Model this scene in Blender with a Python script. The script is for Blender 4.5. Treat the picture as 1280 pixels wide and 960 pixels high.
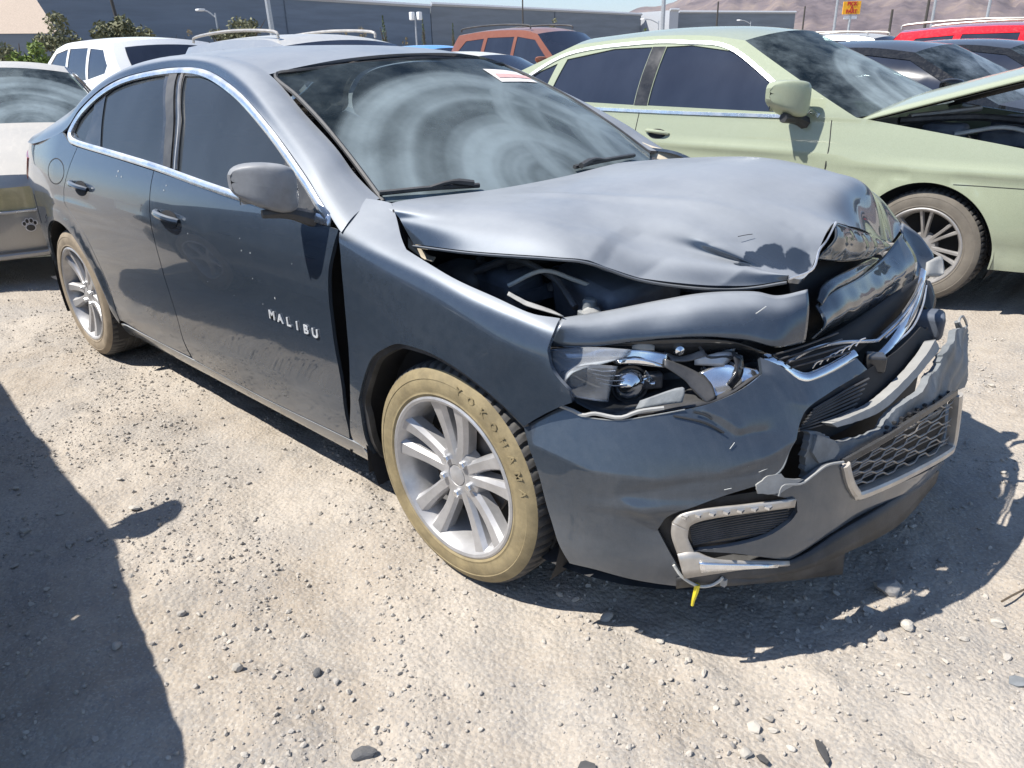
import bpy, bmesh, math, random
import numpy as np
from mathutils import Vector, Matrix
from mathutils.geometry import delaunay_2d_cdt

for o in list(bpy.data.objects): bpy.data.objects.remove(o)
SC = bpy.context.scene
COL = SC.collection
rad = math.radians

# ------------------------------------------------------------------ camera
CAMP = np.array([1.435, -2.1226, 1.4304]); YAW, PITCH, ROLL, FPX = 134.1167, -23.3481, -1.3917, 956.98
def cam_axes():
    y, p, r = np.radians([YAW, PITCH, ROLL])
    f = np.array([np.cos(p)*np.cos(y), np.cos(p)*np.sin(y), np.sin(p)])
    rt = np.array([np.sin(y), -np.cos(y), 0]); up = np.cross(rt, f)
    return np.cos(r)*rt+np.sin(r)*up, -np.sin(r)*rt+np.cos(r)*up, f
CR, CU, CF = cam_axes()
cd = bpy.data.cameras.new('camera'); cam = bpy.data.objects.new('camera', cd); COL.objects.link(cam)
cam.matrix_world = Matrix(((CR[0], CU[0], -CF[0], CAMP[0]), (CR[1], CU[1], -CF[1], CAMP[1]), (CR[2], CU[2], -CF[2], CAMP[2]), (0, 0, 0, 1)))
cd.sensor_fit = 'HORIZONTAL'; cd.sensor_width = 36; cd.lens = 36*FPX/1280; cd.clip_start = .02; cd.clip_end = 20000
SC.camera = cam

# ------------------------------------------------------------------ light
SUNV = Vector((-.42, -.58, 1.0)).normalized()          # towards the sun
w = bpy.data.worlds.new('World'); SC.world = w; w.use_nodes = True
nt = w.node_tree; sky = nt.nodes.new('ShaderNodeTexSky'); sky.sky_type = 'NISHITA'; sky.sun_disc = False
sky.sun_elevation = math.asin(SUNV.z); sky.sun_rotation = math.atan2(SUNV.x, SUNV.y)
sky.altitude = 600; sky.air_density = 1.0; sky.dust_density = .35; sky.ozone_density = 4.0
nt.links.new(sky.outputs[0], nt.nodes['Background'].inputs[0]); nt.nodes['Background'].inputs[1].default_value = .105
sd = bpy.data.lights.new('sun', 'SUN'); sd.energy = 4.9; sd.angle = rad(.53); sd.color = (1, .95, .87)
so = bpy.data.objects.new('sun', sd); COL.objects.link(so); so.rotation_euler = SUNV.to_track_quat('Z', 'Y').to_euler()
SC.view_settings.view_transform = 'Standard'; SC.view_settings.look = 'None'
SC.view_settings.exposure = 0.70; SC.view_settings.gamma = 1

# ------------------------------------------------------------------ pixels to points (distance from a known plane of the thing)
def ray(px, py):
    return CF+CR*(px-640)/FPX-CU*(py-480)/FPX
def Q(px, py, x=None, y=None, z=None):
    d = ray(px, py); a, v = (0, x) if x is not None else ((1, y) if y is not None else (2, z))
    return CAMP+d*((v-CAMP[a])/d[a])

def pchip(xs, ys):
    xs = np.array(xs, float); ys = np.array(ys, float); h = np.diff(xs); d = np.diff(ys)/h; m = np.zeros(len(xs))
    for i in range(1, len(xs)-1):
        if d[i-1]*d[i] > 0:
            w1 = 2*h[i]+h[i-1]; w2 = h[i]+2*h[i-1]; m[i] = (w1+w2)/(w1/d[i-1]+w2/d[i])
    m[0] = d[0]; m[-1] = d[-1]
    def f(x):
        x = np.clip(x, xs[0], xs[-1]); i = np.clip(np.searchsorted(xs, x)-1, 0, len(h)-1); t = (x-xs[i])/h[i]; hh = h[i]
        return (2*t**3-3*t**2+1)*ys[i]+(t**3-2*t**2+t)*hh*m[i]+(-2*t**3+3*t**2)*ys[i+1]+(t**3-t**2)*hh*m[i+1]
    return f
def sstep(a, b, x):
    t = np.clip((x-a)/(b-a), 0, 1); return t*t*(3-2*t)
def crom(P, t):
    """Catmull-Rom through the rows of P at parameters t (0..n-1)"""
    P = np.asarray(P, float); n = len(P); t = np.asarray(t, float)
    i = np.clip(np.floor(t).astype(int), 0, n-2); f = (t-i)
    f = f.reshape(f.shape+(1,)*(P.ndim-1))
    p1, p2 = P[i], P[i+1]
    p0 = np.where((i > 0).reshape(f.shape), P[np.maximum(i-1, 0)], 2*p1-p2)
    p3 = np.where((i < n-2).reshape(f.shape), P[np.minimum(i+2, n-1)], 2*p2-p1)
    return .5*((2*p1)+(-p0+p2)*f+(2*p0-5*p1+4*p2-p3)*f**2+(-p0+3*p1-3*p2+p3)*f**3)
def spl(P, step=.03, n=None):
    P = np.asarray(P, float)
    if len(P) == 2:
        k = n or max(1, int(np.ceil(np.linalg.norm(P[1]-P[0])/step))); return P[0]+(P[1]-P[0])*np.linspace(0, 1, k+1)[:, None]
    L = np.linalg.norm(np.diff(P, axis=0), axis=1).sum(); k = n or max(len(P)*2, int(np.ceil(L/step)))
    return crom(P, np.linspace(0, len(P)-1, k+1))

class Surf:
    """a smooth surface f(u,v) -> points, with picking by camera ray"""
    def __init__(s, f, u, v, nu=90, nv=60):
        s.f = f; s.u = u; s.v = v
        U, V = np.meshgrid(np.linspace(*u, nu), np.linspace(*v, nv), indexing='ij'); s.U, s.V = U, V
        s.G = f(U, V)
    def __call__(s, uv):
        uv = np.asarray(uv, float); return s.f(uv[..., 0], uv[..., 1])
    def normals(s, uv, sgn=1):
        uv = np.asarray(uv, float); e = 1e-3
        eu = e*(s.u[1]-s.u[0]); ev = e*(s.v[1]-s.v[0])
        a = s.f(uv[:, 0]+eu, uv[:, 1])-s.f(uv[:, 0]-eu, uv[:, 1]); b = s.f(uv[:, 0], uv[:, 1]+ev)-s.f(uv[:, 0], uv[:, 1]-ev)
        n = np.cross(a, b)*sgn; return n/np.maximum(np.linalg.norm(n, axis=1), 1e-12)[:, None]
    def px(s, px, py):
        d = ray(px, py); G = s.G
        A, B, C_, D = G[:-1, :-1], G[1:, :-1], G[1:, 1:], G[:-1, 1:]
        best = None
        for (P0, P1, P2, flip) in ((A, B, C_, 0), (A, C_, D, 1)):
            e1 = P1-P0; e2 = P2-P0; h = np.cross(d, e2); a = (e1*h).sum(-1); a = np.where(abs(a) < 1e-14, 1e-14, a)
            q = CAMP-P0; uu = (q*h).sum(-1)/a; r = np.cross(q, e1); vv = (d*r).sum(-1)/a; t = (e2*r).sum(-1)/a
            ok = (uu >= -1e-6) & (vv >= -1e-6) & (uu+vv <= 1+1e-6) & (t > .1)
            if ok.any():
                tt = np.where(ok, t, 1e9); k = np.unravel_index(tt.argmin(), tt.shape)
                if best is None or tt[k] < best[0]:
                    du = s.U[1, 0]-s.U[0, 0]; dv = s.V[0, 1]-s.V[0, 0]
                    if flip == 0: fu, fv = uu[k]+vv[k], vv[k]
                    else: fu, fv = uu[k], uu[k]+vv[k]
                    best = (tt[k], s.U[k]+fu*du, s.V[k]+fv*dv)
        if best is None:                                   # just past the surface's edge: nearest point of it
            D = s.G-CAMP; zz = D@CF; e = (640+FPX*(D@CR)/zz-px)**2+(480-FPX*(D@CU)/zz-py)**2; k = np.unravel_index(e.argmin(), e.shape)
            if e[k] > 9: print('MISS', px, py, round(float(e[k])**.5, 1))
            return (s.U[k], s.V[k])
        return (best[1], best[2])
    def pxs(s, L): return [s.px(*q) for q in L]
def grid_surf(ctrl, nu=90, nv=60):
    """surface through a control grid [i][j] -> point"""
    P = np.asarray(ctrl, float); m = P.shape[1]
    def f(u, v):
        u = np.asarray(u, float); v = np.asarray(v, float); sh = u.shape; u = u.ravel(); v = v.ravel()
        # across v first at each row, then along u
        i = np.clip(np.floor(u).astype(int), 0, len(P)-2)
        def row(k):
            k = np.clip(k, 0, len(P)-1); R = P[k]                       # n x m x 3
            j = np.clip(np.floor(v).astype(int), 0, m-2); g = (v-j)[:, None]; a = np.arange(len(v))
            p1, p2 = R[a, j], R[a, j+1]
            p0 = np.where((j > 0)[:, None], R[a, np.maximum(j-1, 0)], 2*p1-p2); p3 = np.where((j < m-2)[:, None], R[a, np.minimum(j+2, m-1)], 2*p2-p1)
            return .5*((2*p1)+(-p0+p2)*g+(2*p0-5*p1+4*p2-p3)*g**2+(-p0+3*p1-3*p2+p3)*g**3)
        p1, p2 = row(i), row(i+1); p0 = np.where((i > 0)[:, None], row(i-1), 2*p1-p2); p3 = np.where((i < len(P)-2)[:, None], row(i+2), 2*p2-p1); f_ = (u-i)[:, None]
        r = .5*((2*p1)+(-p0+p2)*f_+(2*p0-5*p1+4*p2-p3)*f_**2+(-p0+3*p1-3*p2+p3)*f_**3)
        return r.reshape(sh+(3,))
    return Surf(f, (0, len(P)-1), (0, m-1), nu, nv)

# ------------------------------------------------------------------ objects
def link(o, parent=None):
    COL.objects.link(o)
    if parent is not None: o.parent = parent
    return o
def mesh_obj(name, verts, faces, mat, parent=None, smooth=True, normals=None, angle=None):
    me = bpy.data.meshes.new(name); me.from_pydata([tuple(map(float, v)) for v in verts], [], [tuple(map(int, f)) for f in faces]); me.update()
    if isinstance(mat, (list, tuple)):
        for m in mat: me.materials.append(m)
    else: me.materials.append(mat)
    if smooth: me.polygons.foreach_set('use_smooth', [True]*len(me.polygons))
    if normals is not None: me.normals_split_custom_set_from_vertices([tuple(map(float, n)) for n in normals])
    elif angle: me.set_sharp_from_angle(angle=rad(angle))
    return link(bpy.data.objects.new(name, me), parent)
def thing(name, label, cat, loc=(0, 0, 0), rz=0, group=None):
    o = bpy.data.objects.new(name, None); o.empty_display_size = .1; COL.objects.link(o); o.location = loc; o.rotation_euler = (0, 0, rz)
    return tag(o, label, cat, group)
def tag(o, label=None, cat=None, group=None, kind=None):
    for k, v in (('label', label), ('category', cat), ('group', group), ('kind', kind)):
        if v: o[k] = v
    return o
def copy_tree(o, parent=None):
    c = o.copy(); COL.objects.link(c)
    if parent is not None: c.parent = parent
    for ch in list(o.children): copy_tree(ch, c)
    return c

class MB:
    def __init__(s): s.v = []; s.f = []
    def add(s, v, f):
        b = len(s.v); s.v += [tuple(map(float, p)) for p in v]; s.f += [tuple(int(b+i) for i in q) for q in f]; return s
    def box(s, c, d, M=None):
        x, y, z = [k/2 for k in d]; P = np.array([(i, j, k) for i in (-x, x) for j in (-y, y) for k in (-z, z)])
        if M is not None: P = P@np.array(M).T
        return s.add(P+np.array(c), [(0, 1, 3, 2), (4, 6, 7, 5), (0, 4, 5, 1), (2, 3, 7, 6), (0, 2, 6, 4), (1, 5, 7, 3)])
    def tube(s, P, r, n=8, cap=True):
        P = np.asarray(P, float); k = len(P); r = np.broadcast_to(np.asarray(r, float), (k,)); T = np.gradient(P, axis=0)
        T /= np.maximum(np.linalg.norm(T, axis=1), 1e-9)[:, None]; up = np.array([0, 0, 1.]) if abs(T[0][2]) < .9 else np.array([1., 0, 0]); V = []
        for i in range(k):
            a = up-T[i]*(up@T[i]); a /= max(np.linalg.norm(a), 1e-9); up = a; b = np.cross(T[i], a)
            for j in range(n):
                t = 2*math.pi*j/n; V.append(P[i]+r[i]*(math.cos(t)*a+math.sin(t)*b))
        F = [(i*n+j, i*n+(j+1) % n, (i+1)*n+(j+1) % n, (i+1)*n+j) for i in range(k-1) for j in range(n)]
        if cap: F += [tuple(range(n-1, -1, -1)), tuple((k-1)*n+j for j in range(n))]
        return s.add(V, F)
    def sweep(s, P, N, prof, closed=False):
        """profile [(across, out)] along path P with outward normals N"""
        P = np.asarray(P, float); N = np.asarray(N, float); k = len(P)
        T = np.gradient(P, axis=0) if not closed else np.roll(P, -1, 0)-np.roll(P, 1, 0)
        T /= np.maximum(np.linalg.norm(T, axis=1), 1e-9)[:, None]; A = np.cross(N, T); A /= np.maximum(np.linalg.norm(A, axis=1), 1e-9)[:, None]; m = len(prof)
        V = [P[i]+a*A[i]+o*N[i] for i in range(k) for a, o in prof]; e = k if closed else k-1
        F = [(i*m+j, i*m+(j+1) % m, ((i+1) % k)*m+(j+1) % m, ((i+1) % k)*m+j) for i in range(e) for j in range(m)]
        if not closed: F += [tuple(range(m-1, -1, -1)), tuple((k-1)*m+j for j in range(m))]
        return s.add(V, F)
    def lathe(s, prof, n=48, M=None, closed=False, a0=0, a1=2*math.pi):
        """profile [(r, h)] about local z"""
        k = len(prof); full = abs(a1-a0-2*math.pi) < 1e-6; nn = n if full else n+1
        V = np.array([(r*math.cos(a0+(a1-a0)*i/n), r*math.sin(a0+(a1-a0)*i/n), h) for i in range(nn) for r, h in prof])
        if M is not None: V = V@np.array(M)[:3, :3].T+np.array(M)[:3, 3] if np.array(M).shape == (4, 4) else V@np.array(M).T
        F = [(i*k+j, ((i+1) % nn)*k+j, ((i+1) % nn)*k+j+1, i*k+j+1) for i in range(n) for j in range(k-1)]
        return s.add(V, F)
    def prism(s, poly, z0, z1, M=None, off=(0, 0, 0)):
        n = len(poly); V = np.array([(x, y, z) for z in (z0, z1) for x, y in poly], float)
        if M is not None: V = V@np.array(M).T
        V = V+np.array(off)
        return s.add(V, [tuple(range(n-1, -1, -1)), tuple(range(n, 2*n))]+[(i, (i+1) % n, n+(i+1) % n, n+i) for i in range(n)])
    def grid(s, G, close_u=False):
        G = np.asarray(G, float); a, b = G.shape[:2]; V = G.reshape(-1, 3)
        return s.add(V, [(i*b+j, ((i+1) % a)*b+j, ((i+1) % a)*b+j+1, i*b+j+1) for i in range(a if close_u else a-1) for j in range(b-1)])
    def build(s, name, mat, parent=None, smooth=True, angle=35, bevel=0, tri=False):
        o = mesh_obj(name, s.v, s.f, mat, parent, smooth, None, angle)
        if bevel:
            m = o.modifiers.new('b', 'BEVEL'); m.width = bevel; m.segments = 2; m.limit_method = 'ANGLE'; m.angle_limit = rad(35)
        return o

def inside(P, poly):
    x, y = P[:, 0], P[:, 1]; r = np.zeros(len(P), bool); X = poly[:, 0]; Y = poly[:, 1]; n = len(poly); j = n-1
    for i in range(n):
        c = (Y[i] > y) != (Y[j] > y)
        with np.errstate(divide='ignore', invalid='ignore'): xi = (X[j]-X[i])*(y-Y[i])/(Y[j]-Y[i])+X[i]
        r ^= c & (x < xi); j = i
    return r
def loop(segs, step=.03, S=None):
    """closed outline from spline segments; each starts where the last ended"""
    pts = []; last = None; first = None
    for sg in segs:
        sg = [tuple(p) for p in sg]
        if last is not None: sg = [last]+sg
        if len(sg) > 1: c = spl(sg, step); pts.append(c[:-1]); last = tuple(c[-1])
        else: last = sg[0]
        if first is None: first = tuple(sg[0])
    d = math.dist(last, first)
    if d > 1e-6: pts.append(spl([last, first], step)[:-1])
    return np.concatenate(pts)
def polydist(P, poly):
    """distance of points P to a 3-D polyline"""
    d = np.full(len(P), 9.)
    for a, b in zip(poly[:-1], poly[1:]):
        e = b-a; t = np.clip(((P-a)@e)/max(e@e, 1e-12), 0, 1); d = np.minimum(d, np.linalg.norm(P-a-t[:, None]*e, axis=1))
    return d
def panel(name, S, outline, mat, parent=None, holes=(), step=.03, thick=.012, sgn=1, scale=(1, 1), mirror=False, off=0., bump=None):
    """trimmed piece of surface S: outline and holes in uv; rim turned inwards by thick; scale = metres per uv unit"""
    sc = np.array(scale, float); out = np.asarray(outline, float)*sc; hs = [np.asarray(h, float)*sc for h in holes]
    lo, hi = out.min(0), out.max(0); gx = np.arange(lo[0]+step/2, hi[0], step); gy = np.arange(lo[1]+step/2, hi[1], step*.87)
    if len(gx) and len(gy):
        X, Y = np.meshgrid(gx, gy, indexing='ij'); X = X+np.where(np.arange(len(gy)) % 2, step/2, 0)[None]; P = np.stack([X.ravel(), Y.ravel()], 1)
        k = inside(P, out)
        for h in hs: k &= ~inside(P, h)
        P = P[k]
        B = np.concatenate([out]+hs)
        if len(P):
            d = np.full(len(P), 9.)
            for i in range(0, len(B), 64): d = np.minimum(d, np.sqrt(((P[:, None]-B[None, i:i+64])**2).sum(-1)).min(1))
            P = P[d > step*.45]
    else: P = np.zeros((0, 2))
    V = [Vector(p) for p in out]; E = []; Fc = []; n0 = 0
    for L in [out]+hs:
        n = len(L); E += [(n0+i, n0+(i+1) % n) for i in range(n)]; n0 += n
    V = [Vector(p) for L in [out]+hs for p in L]+[Vector(p) for p in P]
    vv, ee, ff, ov, oe, of = delaunay_2d_cdt(V, E, [], 1, 1e-7)
    vv = np.array([(p.x, p.y) for p in vv])
    if hs:
        cen = np.array([vv[list(f)].mean(0) for f in ff]); keep = inside(cen, out)
        for h in hs: keep &= ~inside(cen, h)
        ff = [f for f, q in zip(ff, keep) if q]
    uv = vv/sc; X3 = S(uv); N = S.normals(uv, sgn)
    if bump is not None: X3 = X3+N*bump(uv)[:, None]
    if off: X3 = X3+N*off
    # boundary edges
    cnt = {}
    for f in ff:
        for a, b in zip(f, f[1:]+f[:1]):
            if (b, a) in cnt: del cnt[(b, a)]
            else: cnt[(a, b)] = 1
    # face winding to follow normals
    f0 = ff[len(ff)//2]; g = np.cross(X3[f0[1]]-X3[f0[0]], X3[f0[2]]-X3[f0[0]])@N[f0[0]]
    verts = list(X3); nrm = list(N); faces = [tuple(f) if g > 0 else tuple(f[::-1]) for f in ff]
    mp = {}; base = {}
    if thick:
        for (a, b) in cnt:
            for q, o_ in ((a, b), (b, a)):
                if q not in mp:
                    mp[q] = len(verts); verts.append(X3[q]); nrm.append(None); verts.append(X3[q]-N[q]*thick); nrm.append(None)
            e = X3[b]-X3[a]; m = np.cross(e, N[a])*(1 if g > 0 else -1); m = m/max(np.linalg.norm(m), 1e-9)
            for q in (a, b):
                i = mp[q]; nrm[i] = m if nrm[i] is None else nrm[i]+m; nrm[i+1] = nrm[i]
            fa = (b, a) if g > 0 else (a, b)
            faces.append((mp[fa[0]], mp[fa[1]], mp[fa[1]]+1, mp[fa[0]]+1))
        nrm = [n/max(np.linalg.norm(n), 1e-9) for n in nrm]
    verts = np.array(verts); nrm = np.array(nrm)
    if bump is not None: nrm = None
    o = mesh_obj(name, verts, faces, mat, parent, True, nrm, 40)
    if mirror:
        verts = verts*[1, -1, 1]; faces = [f[::-1] for f in faces]
        o2 = mesh_obj(name, verts, faces, mat, parent, True, None if nrm is None else nrm*[1, -1, 1], 40); return o, o2
    return o
# ------------------------------------------------------------------ materials
class NT:
    def __init__(s, name):
        s.m = bpy.data.materials.new(name); s.m.use_nodes = True; s.t = s.m.node_tree; s.b = s.t.nodes['Principled BSDF']; s.out = s.t.nodes['Material Output']; s._c = None
    def n(s, typ, **kw):
        k = s.t.nodes.new('ShaderNode'+typ)
        for a, v in kw.items():
            setattr(k, a, v)
        return k
    def set(s, sock, v):
        if hasattr(v, 'is_linked') or isinstance(v, bpy.types.NodeSocket): s.t.links.new(v, sock)
        else:
            if isinstance(v, (tuple, list)) and len(v) == 3 and sock.type == 'RGBA': v = (*v, 1)
            sock.default_value = v
    def P(s, **kw):
        for a, v in kw.items(): s.set(s.b.inputs[a.replace('_', ' ')], v)
        return s
    def co(s):
        if s._c is None: s._c = s.n('TexCoord').outputs['Object']
        return s._c
    def map(s, scale=(1, 1, 1), loc=(0, 0, 0), src=None):
        k = s.n('Mapping'); s.set(k.inputs['Vector'], src or s.co()); k.inputs['Scale'].default_value = scale; k.inputs['Location'].default_value = loc; return k.outputs[0]
    def noise(s, scale, detail=4, rough=.55, src=None, dist=0):
        k = s.n('TexNoise'); s.set(k.inputs['Vector'], src or s.co()); k.inputs['Scale'].default_value = scale; k.inputs['Detail'].default_value = detail; k.inputs['Roughness'].default_value = rough; k.inputs['Distortion'].default_value = dist; return k.outputs[0]
    def voro(s, scale, feature='F1', out='Distance', src=None, rnd=1):
        k = s.n('TexVoronoi', feature=feature); s.set(k.inputs['Vector'], src or s.co()); k.inputs['Scale'].default_value = scale; k.inputs['Randomness'].default_value = rnd; return k.outputs[out]
    def math(s, op, a, b=0., c=0.):
        k = s.n('Math', operation=op); s.set(k.inputs[0], a); s.set(k.inputs[1], b); s.set(k.inputs[2], c); return k.outputs[0]
    def ss(s, x, a, b, lo=0., hi=1.):
        k = s.n('MapRange', interpolation_type='SMOOTHSTEP'); s.set(k.inputs[0], x)
        for i, v in enumerate((a, b, lo, hi)): s.set(k.inputs[i+1], v)
        return k.outputs[0]
    def mix(s, f, a, b):
        k = s.n('Mix', data_type='RGBA'); s.set(k.inputs[0], f); s.set(k.inputs[6], a); s.set(k.inputs[7], b); return k.outputs[2]
    def fmix(s, f, a, b):
        k = s.n('Mix', data_type='FLOAT'); s.set(k.inputs[0], f); s.set(k.inputs[2], a); s.set(k.inputs[3], b); return k.outputs[0]
    def ramp(s, f, stops):
        k = s.n('ValToRGB'); s.set(k.inputs[0], f); r = k.color_ramp
        while len(r.elements) < len(stops): r.elements.new(.5)
        for e, (p, c) in zip(r.elements, stops): e.position = p; e.color = (*c, 1) if len(c) == 3 else c
        return k.outputs[0]
    def bump(s, h, strength=.3, dist=.01, nrm=None):
        k = s.n('Bump'); s.set(k.inputs['Height'], h); k.inputs['Strength'].default_value = strength; k.inputs['Distance'].default_value = dist
        if nrm is not None: s.set(k.inputs['Normal'], nrm)
        return k.outputs[0]
    def sep(s, v):
        k = s.n('SeparateXYZ'); s.set(k.inputs[0], v); return k.outputs
    def nz(s):
        return s.sep(s.n('NewGeometry').outputs['Normal'])[2]
    def blob(s, c, r, wob=.4, sc=9):
        """0..1 mask of an uneven patch at point c (object space)"""
        k = s.n('VectorMath', operation='DISTANCE'); s.set(k.inputs[0], s.co()); k.inputs[1].default_value = c
        d = s.math('DIVIDE', k.outputs['Value'], r); d = s.math('ADD', d, s.math('MULTIPLY', s.math('SUBTRACT', s.noise(sc, 3), .5), wob*2)); return s.ss(d, 1.08, .92)

DUSTC = (.44, .43, .425)
def paint(name, col, metallic=.55, rough=.32, dust_top=.75, dust_side=.12, coat=1., dustc=DUSTC, clean=(), low=.25, fine=1., up0=.55, film=0.):
    k = NT(name); big = k.noise(2.2, 5, .6); f = k.noise(38, 3, .6)
    up = k.ss(k.nz(), up0, .93)
    streak = k.noise(7, 5, .65, src=k.map((1.2, 5, .6)))
    d = k.math('MULTIPLY', up, k.ss(big, .15, .62, dust_top*.72, dust_top))
    d = k.math('ADD', d, k.math('MULTIPLY', k.ss(streak, .42, .8), dust_side))
    z = k.sep(k.co())[2]; lw = k.math('MULTIPLY', k.ss(z, .55, .2), k.math('MULTIPLY', k.ss(big, .3, .7), low)); d = k.math('ADD', d, lw)
    d = k.math('ADD', k.math('ADD', d, film), k.math('MULTIPLY', k.math('SUBTRACT', f, .5), .12*fine))
    if clean:
        cm = None
        for c in clean: b = k.blob(*c); cm = b if cm is None else k.math('MAXIMUM', cm, b)
        d = k.math('MULTIPLY', d, k.math('SUBTRACT', 1, k.math('MULTIPLY', cm, .9)))
    d = k.math('MINIMUM', k.math('MAXIMUM', d, 0), .95)
    fl = k.voro(900, out='Color')
    base = k.mix(.25, col, k.mix(k.sep(fl)[0], tuple(.6*c for c in col), tuple(1.5*c for c in col)))
    k.P(Base_Color=k.mix(d, base, dustc), Metallic=k.math('MULTIPLY', k.math('SUBTRACT', 1, d), metallic), Roughness=k.fmix(d, rough, .8),
        Coat_Weight=k.math('MULTIPLY', coat, k.math('SUBTRACT', 1, k.math('MINIMUM', k.math('MULTIPLY', k.math('SUBTRACT', d, film), 1.1), .9))), Coat_Roughness=k.fmix(d, .02, .3))
    k.P(Specular_IOR_Level=k.math('MULTIPLY', d, .35), Normal=k.bump(k.noise(60, 4, .7), .03, .002))
    return k.m
def plain(name, col, rough=.5, metallic=0., dust=.0, dustc=DUSTC, bump=0, bscale=60, spec=.5, coat=0., var=.15):
    k = NT(name); n = k.noise(14, 5, .65); c = k.mix(k.ss(n, .3, .75), tuple(x*(1-var) for x in col), tuple(min(1, x*(1+var)) for x in col))
    if dust:
        m = k.math('MULTIPLY', k.ss(k.noise(6, 6, .7), .3, .75), dust); m = k.math('ADD', m, k.math('MULTIPLY', k.ss(k.nz(), .3, 1), dust*.6)); m = k.math('MINIMUM', m, 1)
        c = k.mix(m, c, dustc); k.P(Roughness=k.fmix(m, rough, .85), Metallic=k.math('MULTIPLY', metallic, k.math('SUBTRACT', 1, m)))
    else: k.P(Roughness=rough, Metallic=metallic)
    k.P(Base_Color=c, Specular_IOR_Level=spec, Coat_Weight=coat)
    if bump: k.P(Normal=k.bump(k.noise(bscale, 5, .7), bump, .004))
    return k.m
def glass_dark(name, col=(.02, .025, .03), dust=.2, rough=.06, trans=.35, dustc=(.35, .37, .4)):
    """tinted side glass: darkly see-through, glossy, filmed with dust"""
    k = NT(name); n = k.noise(3, 5, .6, src=k.map((1, 1, .45))); d = k.math('MULTIPLY', k.ss(n, .2, .8, .55, 1.), dust)
    tr = k.n('BsdfTransparent'); tr.inputs[0].default_value = (.22, .25, .27, 1)
    k.P(Base_Color=k.mix(d, col, dustc), Roughness=k.fmix(d, rough, .35), Specular_IOR_Level=.5)
    mx = k.n('MixShader'); k.set(mx.inputs[0], k.math('MAXIMUM', k.math('SUBTRACT', trans, d), 0.)); k.t.links.new(k.b.outputs[0], mx.inputs[1]); k.t.links.new(tr.outputs[0], mx.inputs[2]); k.t.links.new(mx.outputs[0], k.out.inputs[0])
    return k.m
def glass_clear(name, col=(.9, .95, 1), rough=.02, dust=.15, trans=.85):
    k = NT(name); d = k.math('MULTIPLY', k.ss(k.noise(12, 5, .6), .3, .8), dust)
    tr = k.n('BsdfTransparent'); tr.inputs[0].default_value = (*col, 1)
    k.P(Base_Color=(.5, .52, .55), Roughness=k.fmix(d, rough, .5)); fr = k.n('Fresnel'); fr.inputs[0].default_value = 1.5
    f = k.math('MAXIMUM', k.math('SUBTRACT', 1, trans), fr.outputs[0]); f = k.math('MINIMUM', k.math('ADD', f, d), 1)
    mx = k.n('MixShader'); k.set(mx.inputs[0], f); k.t.links.new(tr.outputs[0], mx.inputs[1]); k.t.links.new(k.b.outputs[0], mx.inputs[2]); k.t.links.new(mx.outputs[0], k.out.inputs[0])
    return k.m

M = {}
M['chrome'] = plain('chrome_trim', (.75, .77, .8), .22, 1., .25, (.5, .5, .5))
M['chrome_b'] = plain('bright_chrome', (.8, .82, .85), .06, 1., .08, (.5, .48, .45))
M['satin'] = plain('satin_metal', (.50, .48, .45), .38, .8, .35, (.42, .38, .33))
M['alloy'] = plain('alloy_wheel', (.44, .44, .45), .32, .6, .3, (.38, .365, .35))
M['black'] = plain('black_plastic', (.018, .019, .021), .5, 0, .12, bump=.15, bscale=200)
M['gloss'] = plain('gloss_black', (.012, .013, .015), .12, 0, .1)
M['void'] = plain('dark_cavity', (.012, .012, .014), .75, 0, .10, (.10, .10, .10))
M['rubber'] = plain('tyre_rubber', (.03, .03, .032), .75, 0, .22, (.3, .28, .25), bump=.2, bscale=180)
M['sidewall'] = plain('dusty_sidewall', (.22, .175, .095), .75, 0, .35, (.33, .275, .165), bump=.2, bscale=120, var=.3)
M['sidewall2'] = plain('brown_dusty_sidewall', (.24, .195, .14), .8, 0, .35, (.36, .30, .23), bump=.15, bscale=120, var=.25)
M['grey_pl'] = plain('grey_torn_plastic', (.13, .145, .155), .55, 0, .35, (.30, .31, .32), bump=.5, bscale=40, var=.3)
M['pale_pl'] = plain('pale_raw_plastic', (.30, .305, .30), .6, 0, .3, (.32, .31, .29), bump=.3)
M['engine'] = plain('engine_cover', (.05, .062, .085), .38, 0, .45, (.20, .225, .27), bump=.25, bscale=50)
M['darkmetal'] = plain('dark_metal', (.06, .06, .065), .5, .6, .25)
M['seat'] = plain('seat_fabric', (.05, .05, .055), .9)
M['brake'] = plain('brake_disc', (.25, .22, .2), .45, .8, .2)
M['red_lens'] = plain('red_lens', (.5, .03, .04), .2, 0, .25, coat=1.)
M['yellow'] = plain('yellow_plastic', (.75, .62, .03), .45)
M['wire'] = plain('pale_wire', (.5, .5, .47), .5)
M['plastic_white'] = plain('white_paper', (.8, .77, .75), .7)
M['pink'] = plain('pink_paper', (.75, .45, .42), .7)
M['cream'] = plain('cream_primer_and_reflection', (.55, .48, .36), .6, 0, .2)  # also colours the reflection painted at the far pillar
# ------------------------------------------------------------------ shared makers
def text_mesh(s, size, depth, bold=0.):
    cu = bpy.data.curves.new('t', 'FONT'); cu.body = s; cu.size = size; cu.extrude = depth/2; cu.offset = bold; cu.align_x = 'CENTER'; cu.align_y = 'CENTER'; cu.resolution_u = 3
    ob = bpy.data.objects.new('t', cu); COL.objects.link(ob); dg = bpy.context.evaluated_depsgraph_get(); me = bpy.data.meshes.new_from_object(ob.evaluated_get(dg))
    V = np.array([v.co[:] for v in me.vertices]) if len(me.vertices) else np.zeros((0, 3)); F = [tuple(p.vertices) for p in me.polygons]
    bpy.data.objects.remove(ob); bpy.data.curves.remove(cu); bpy.data.meshes.remove(me); return V, F

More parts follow.
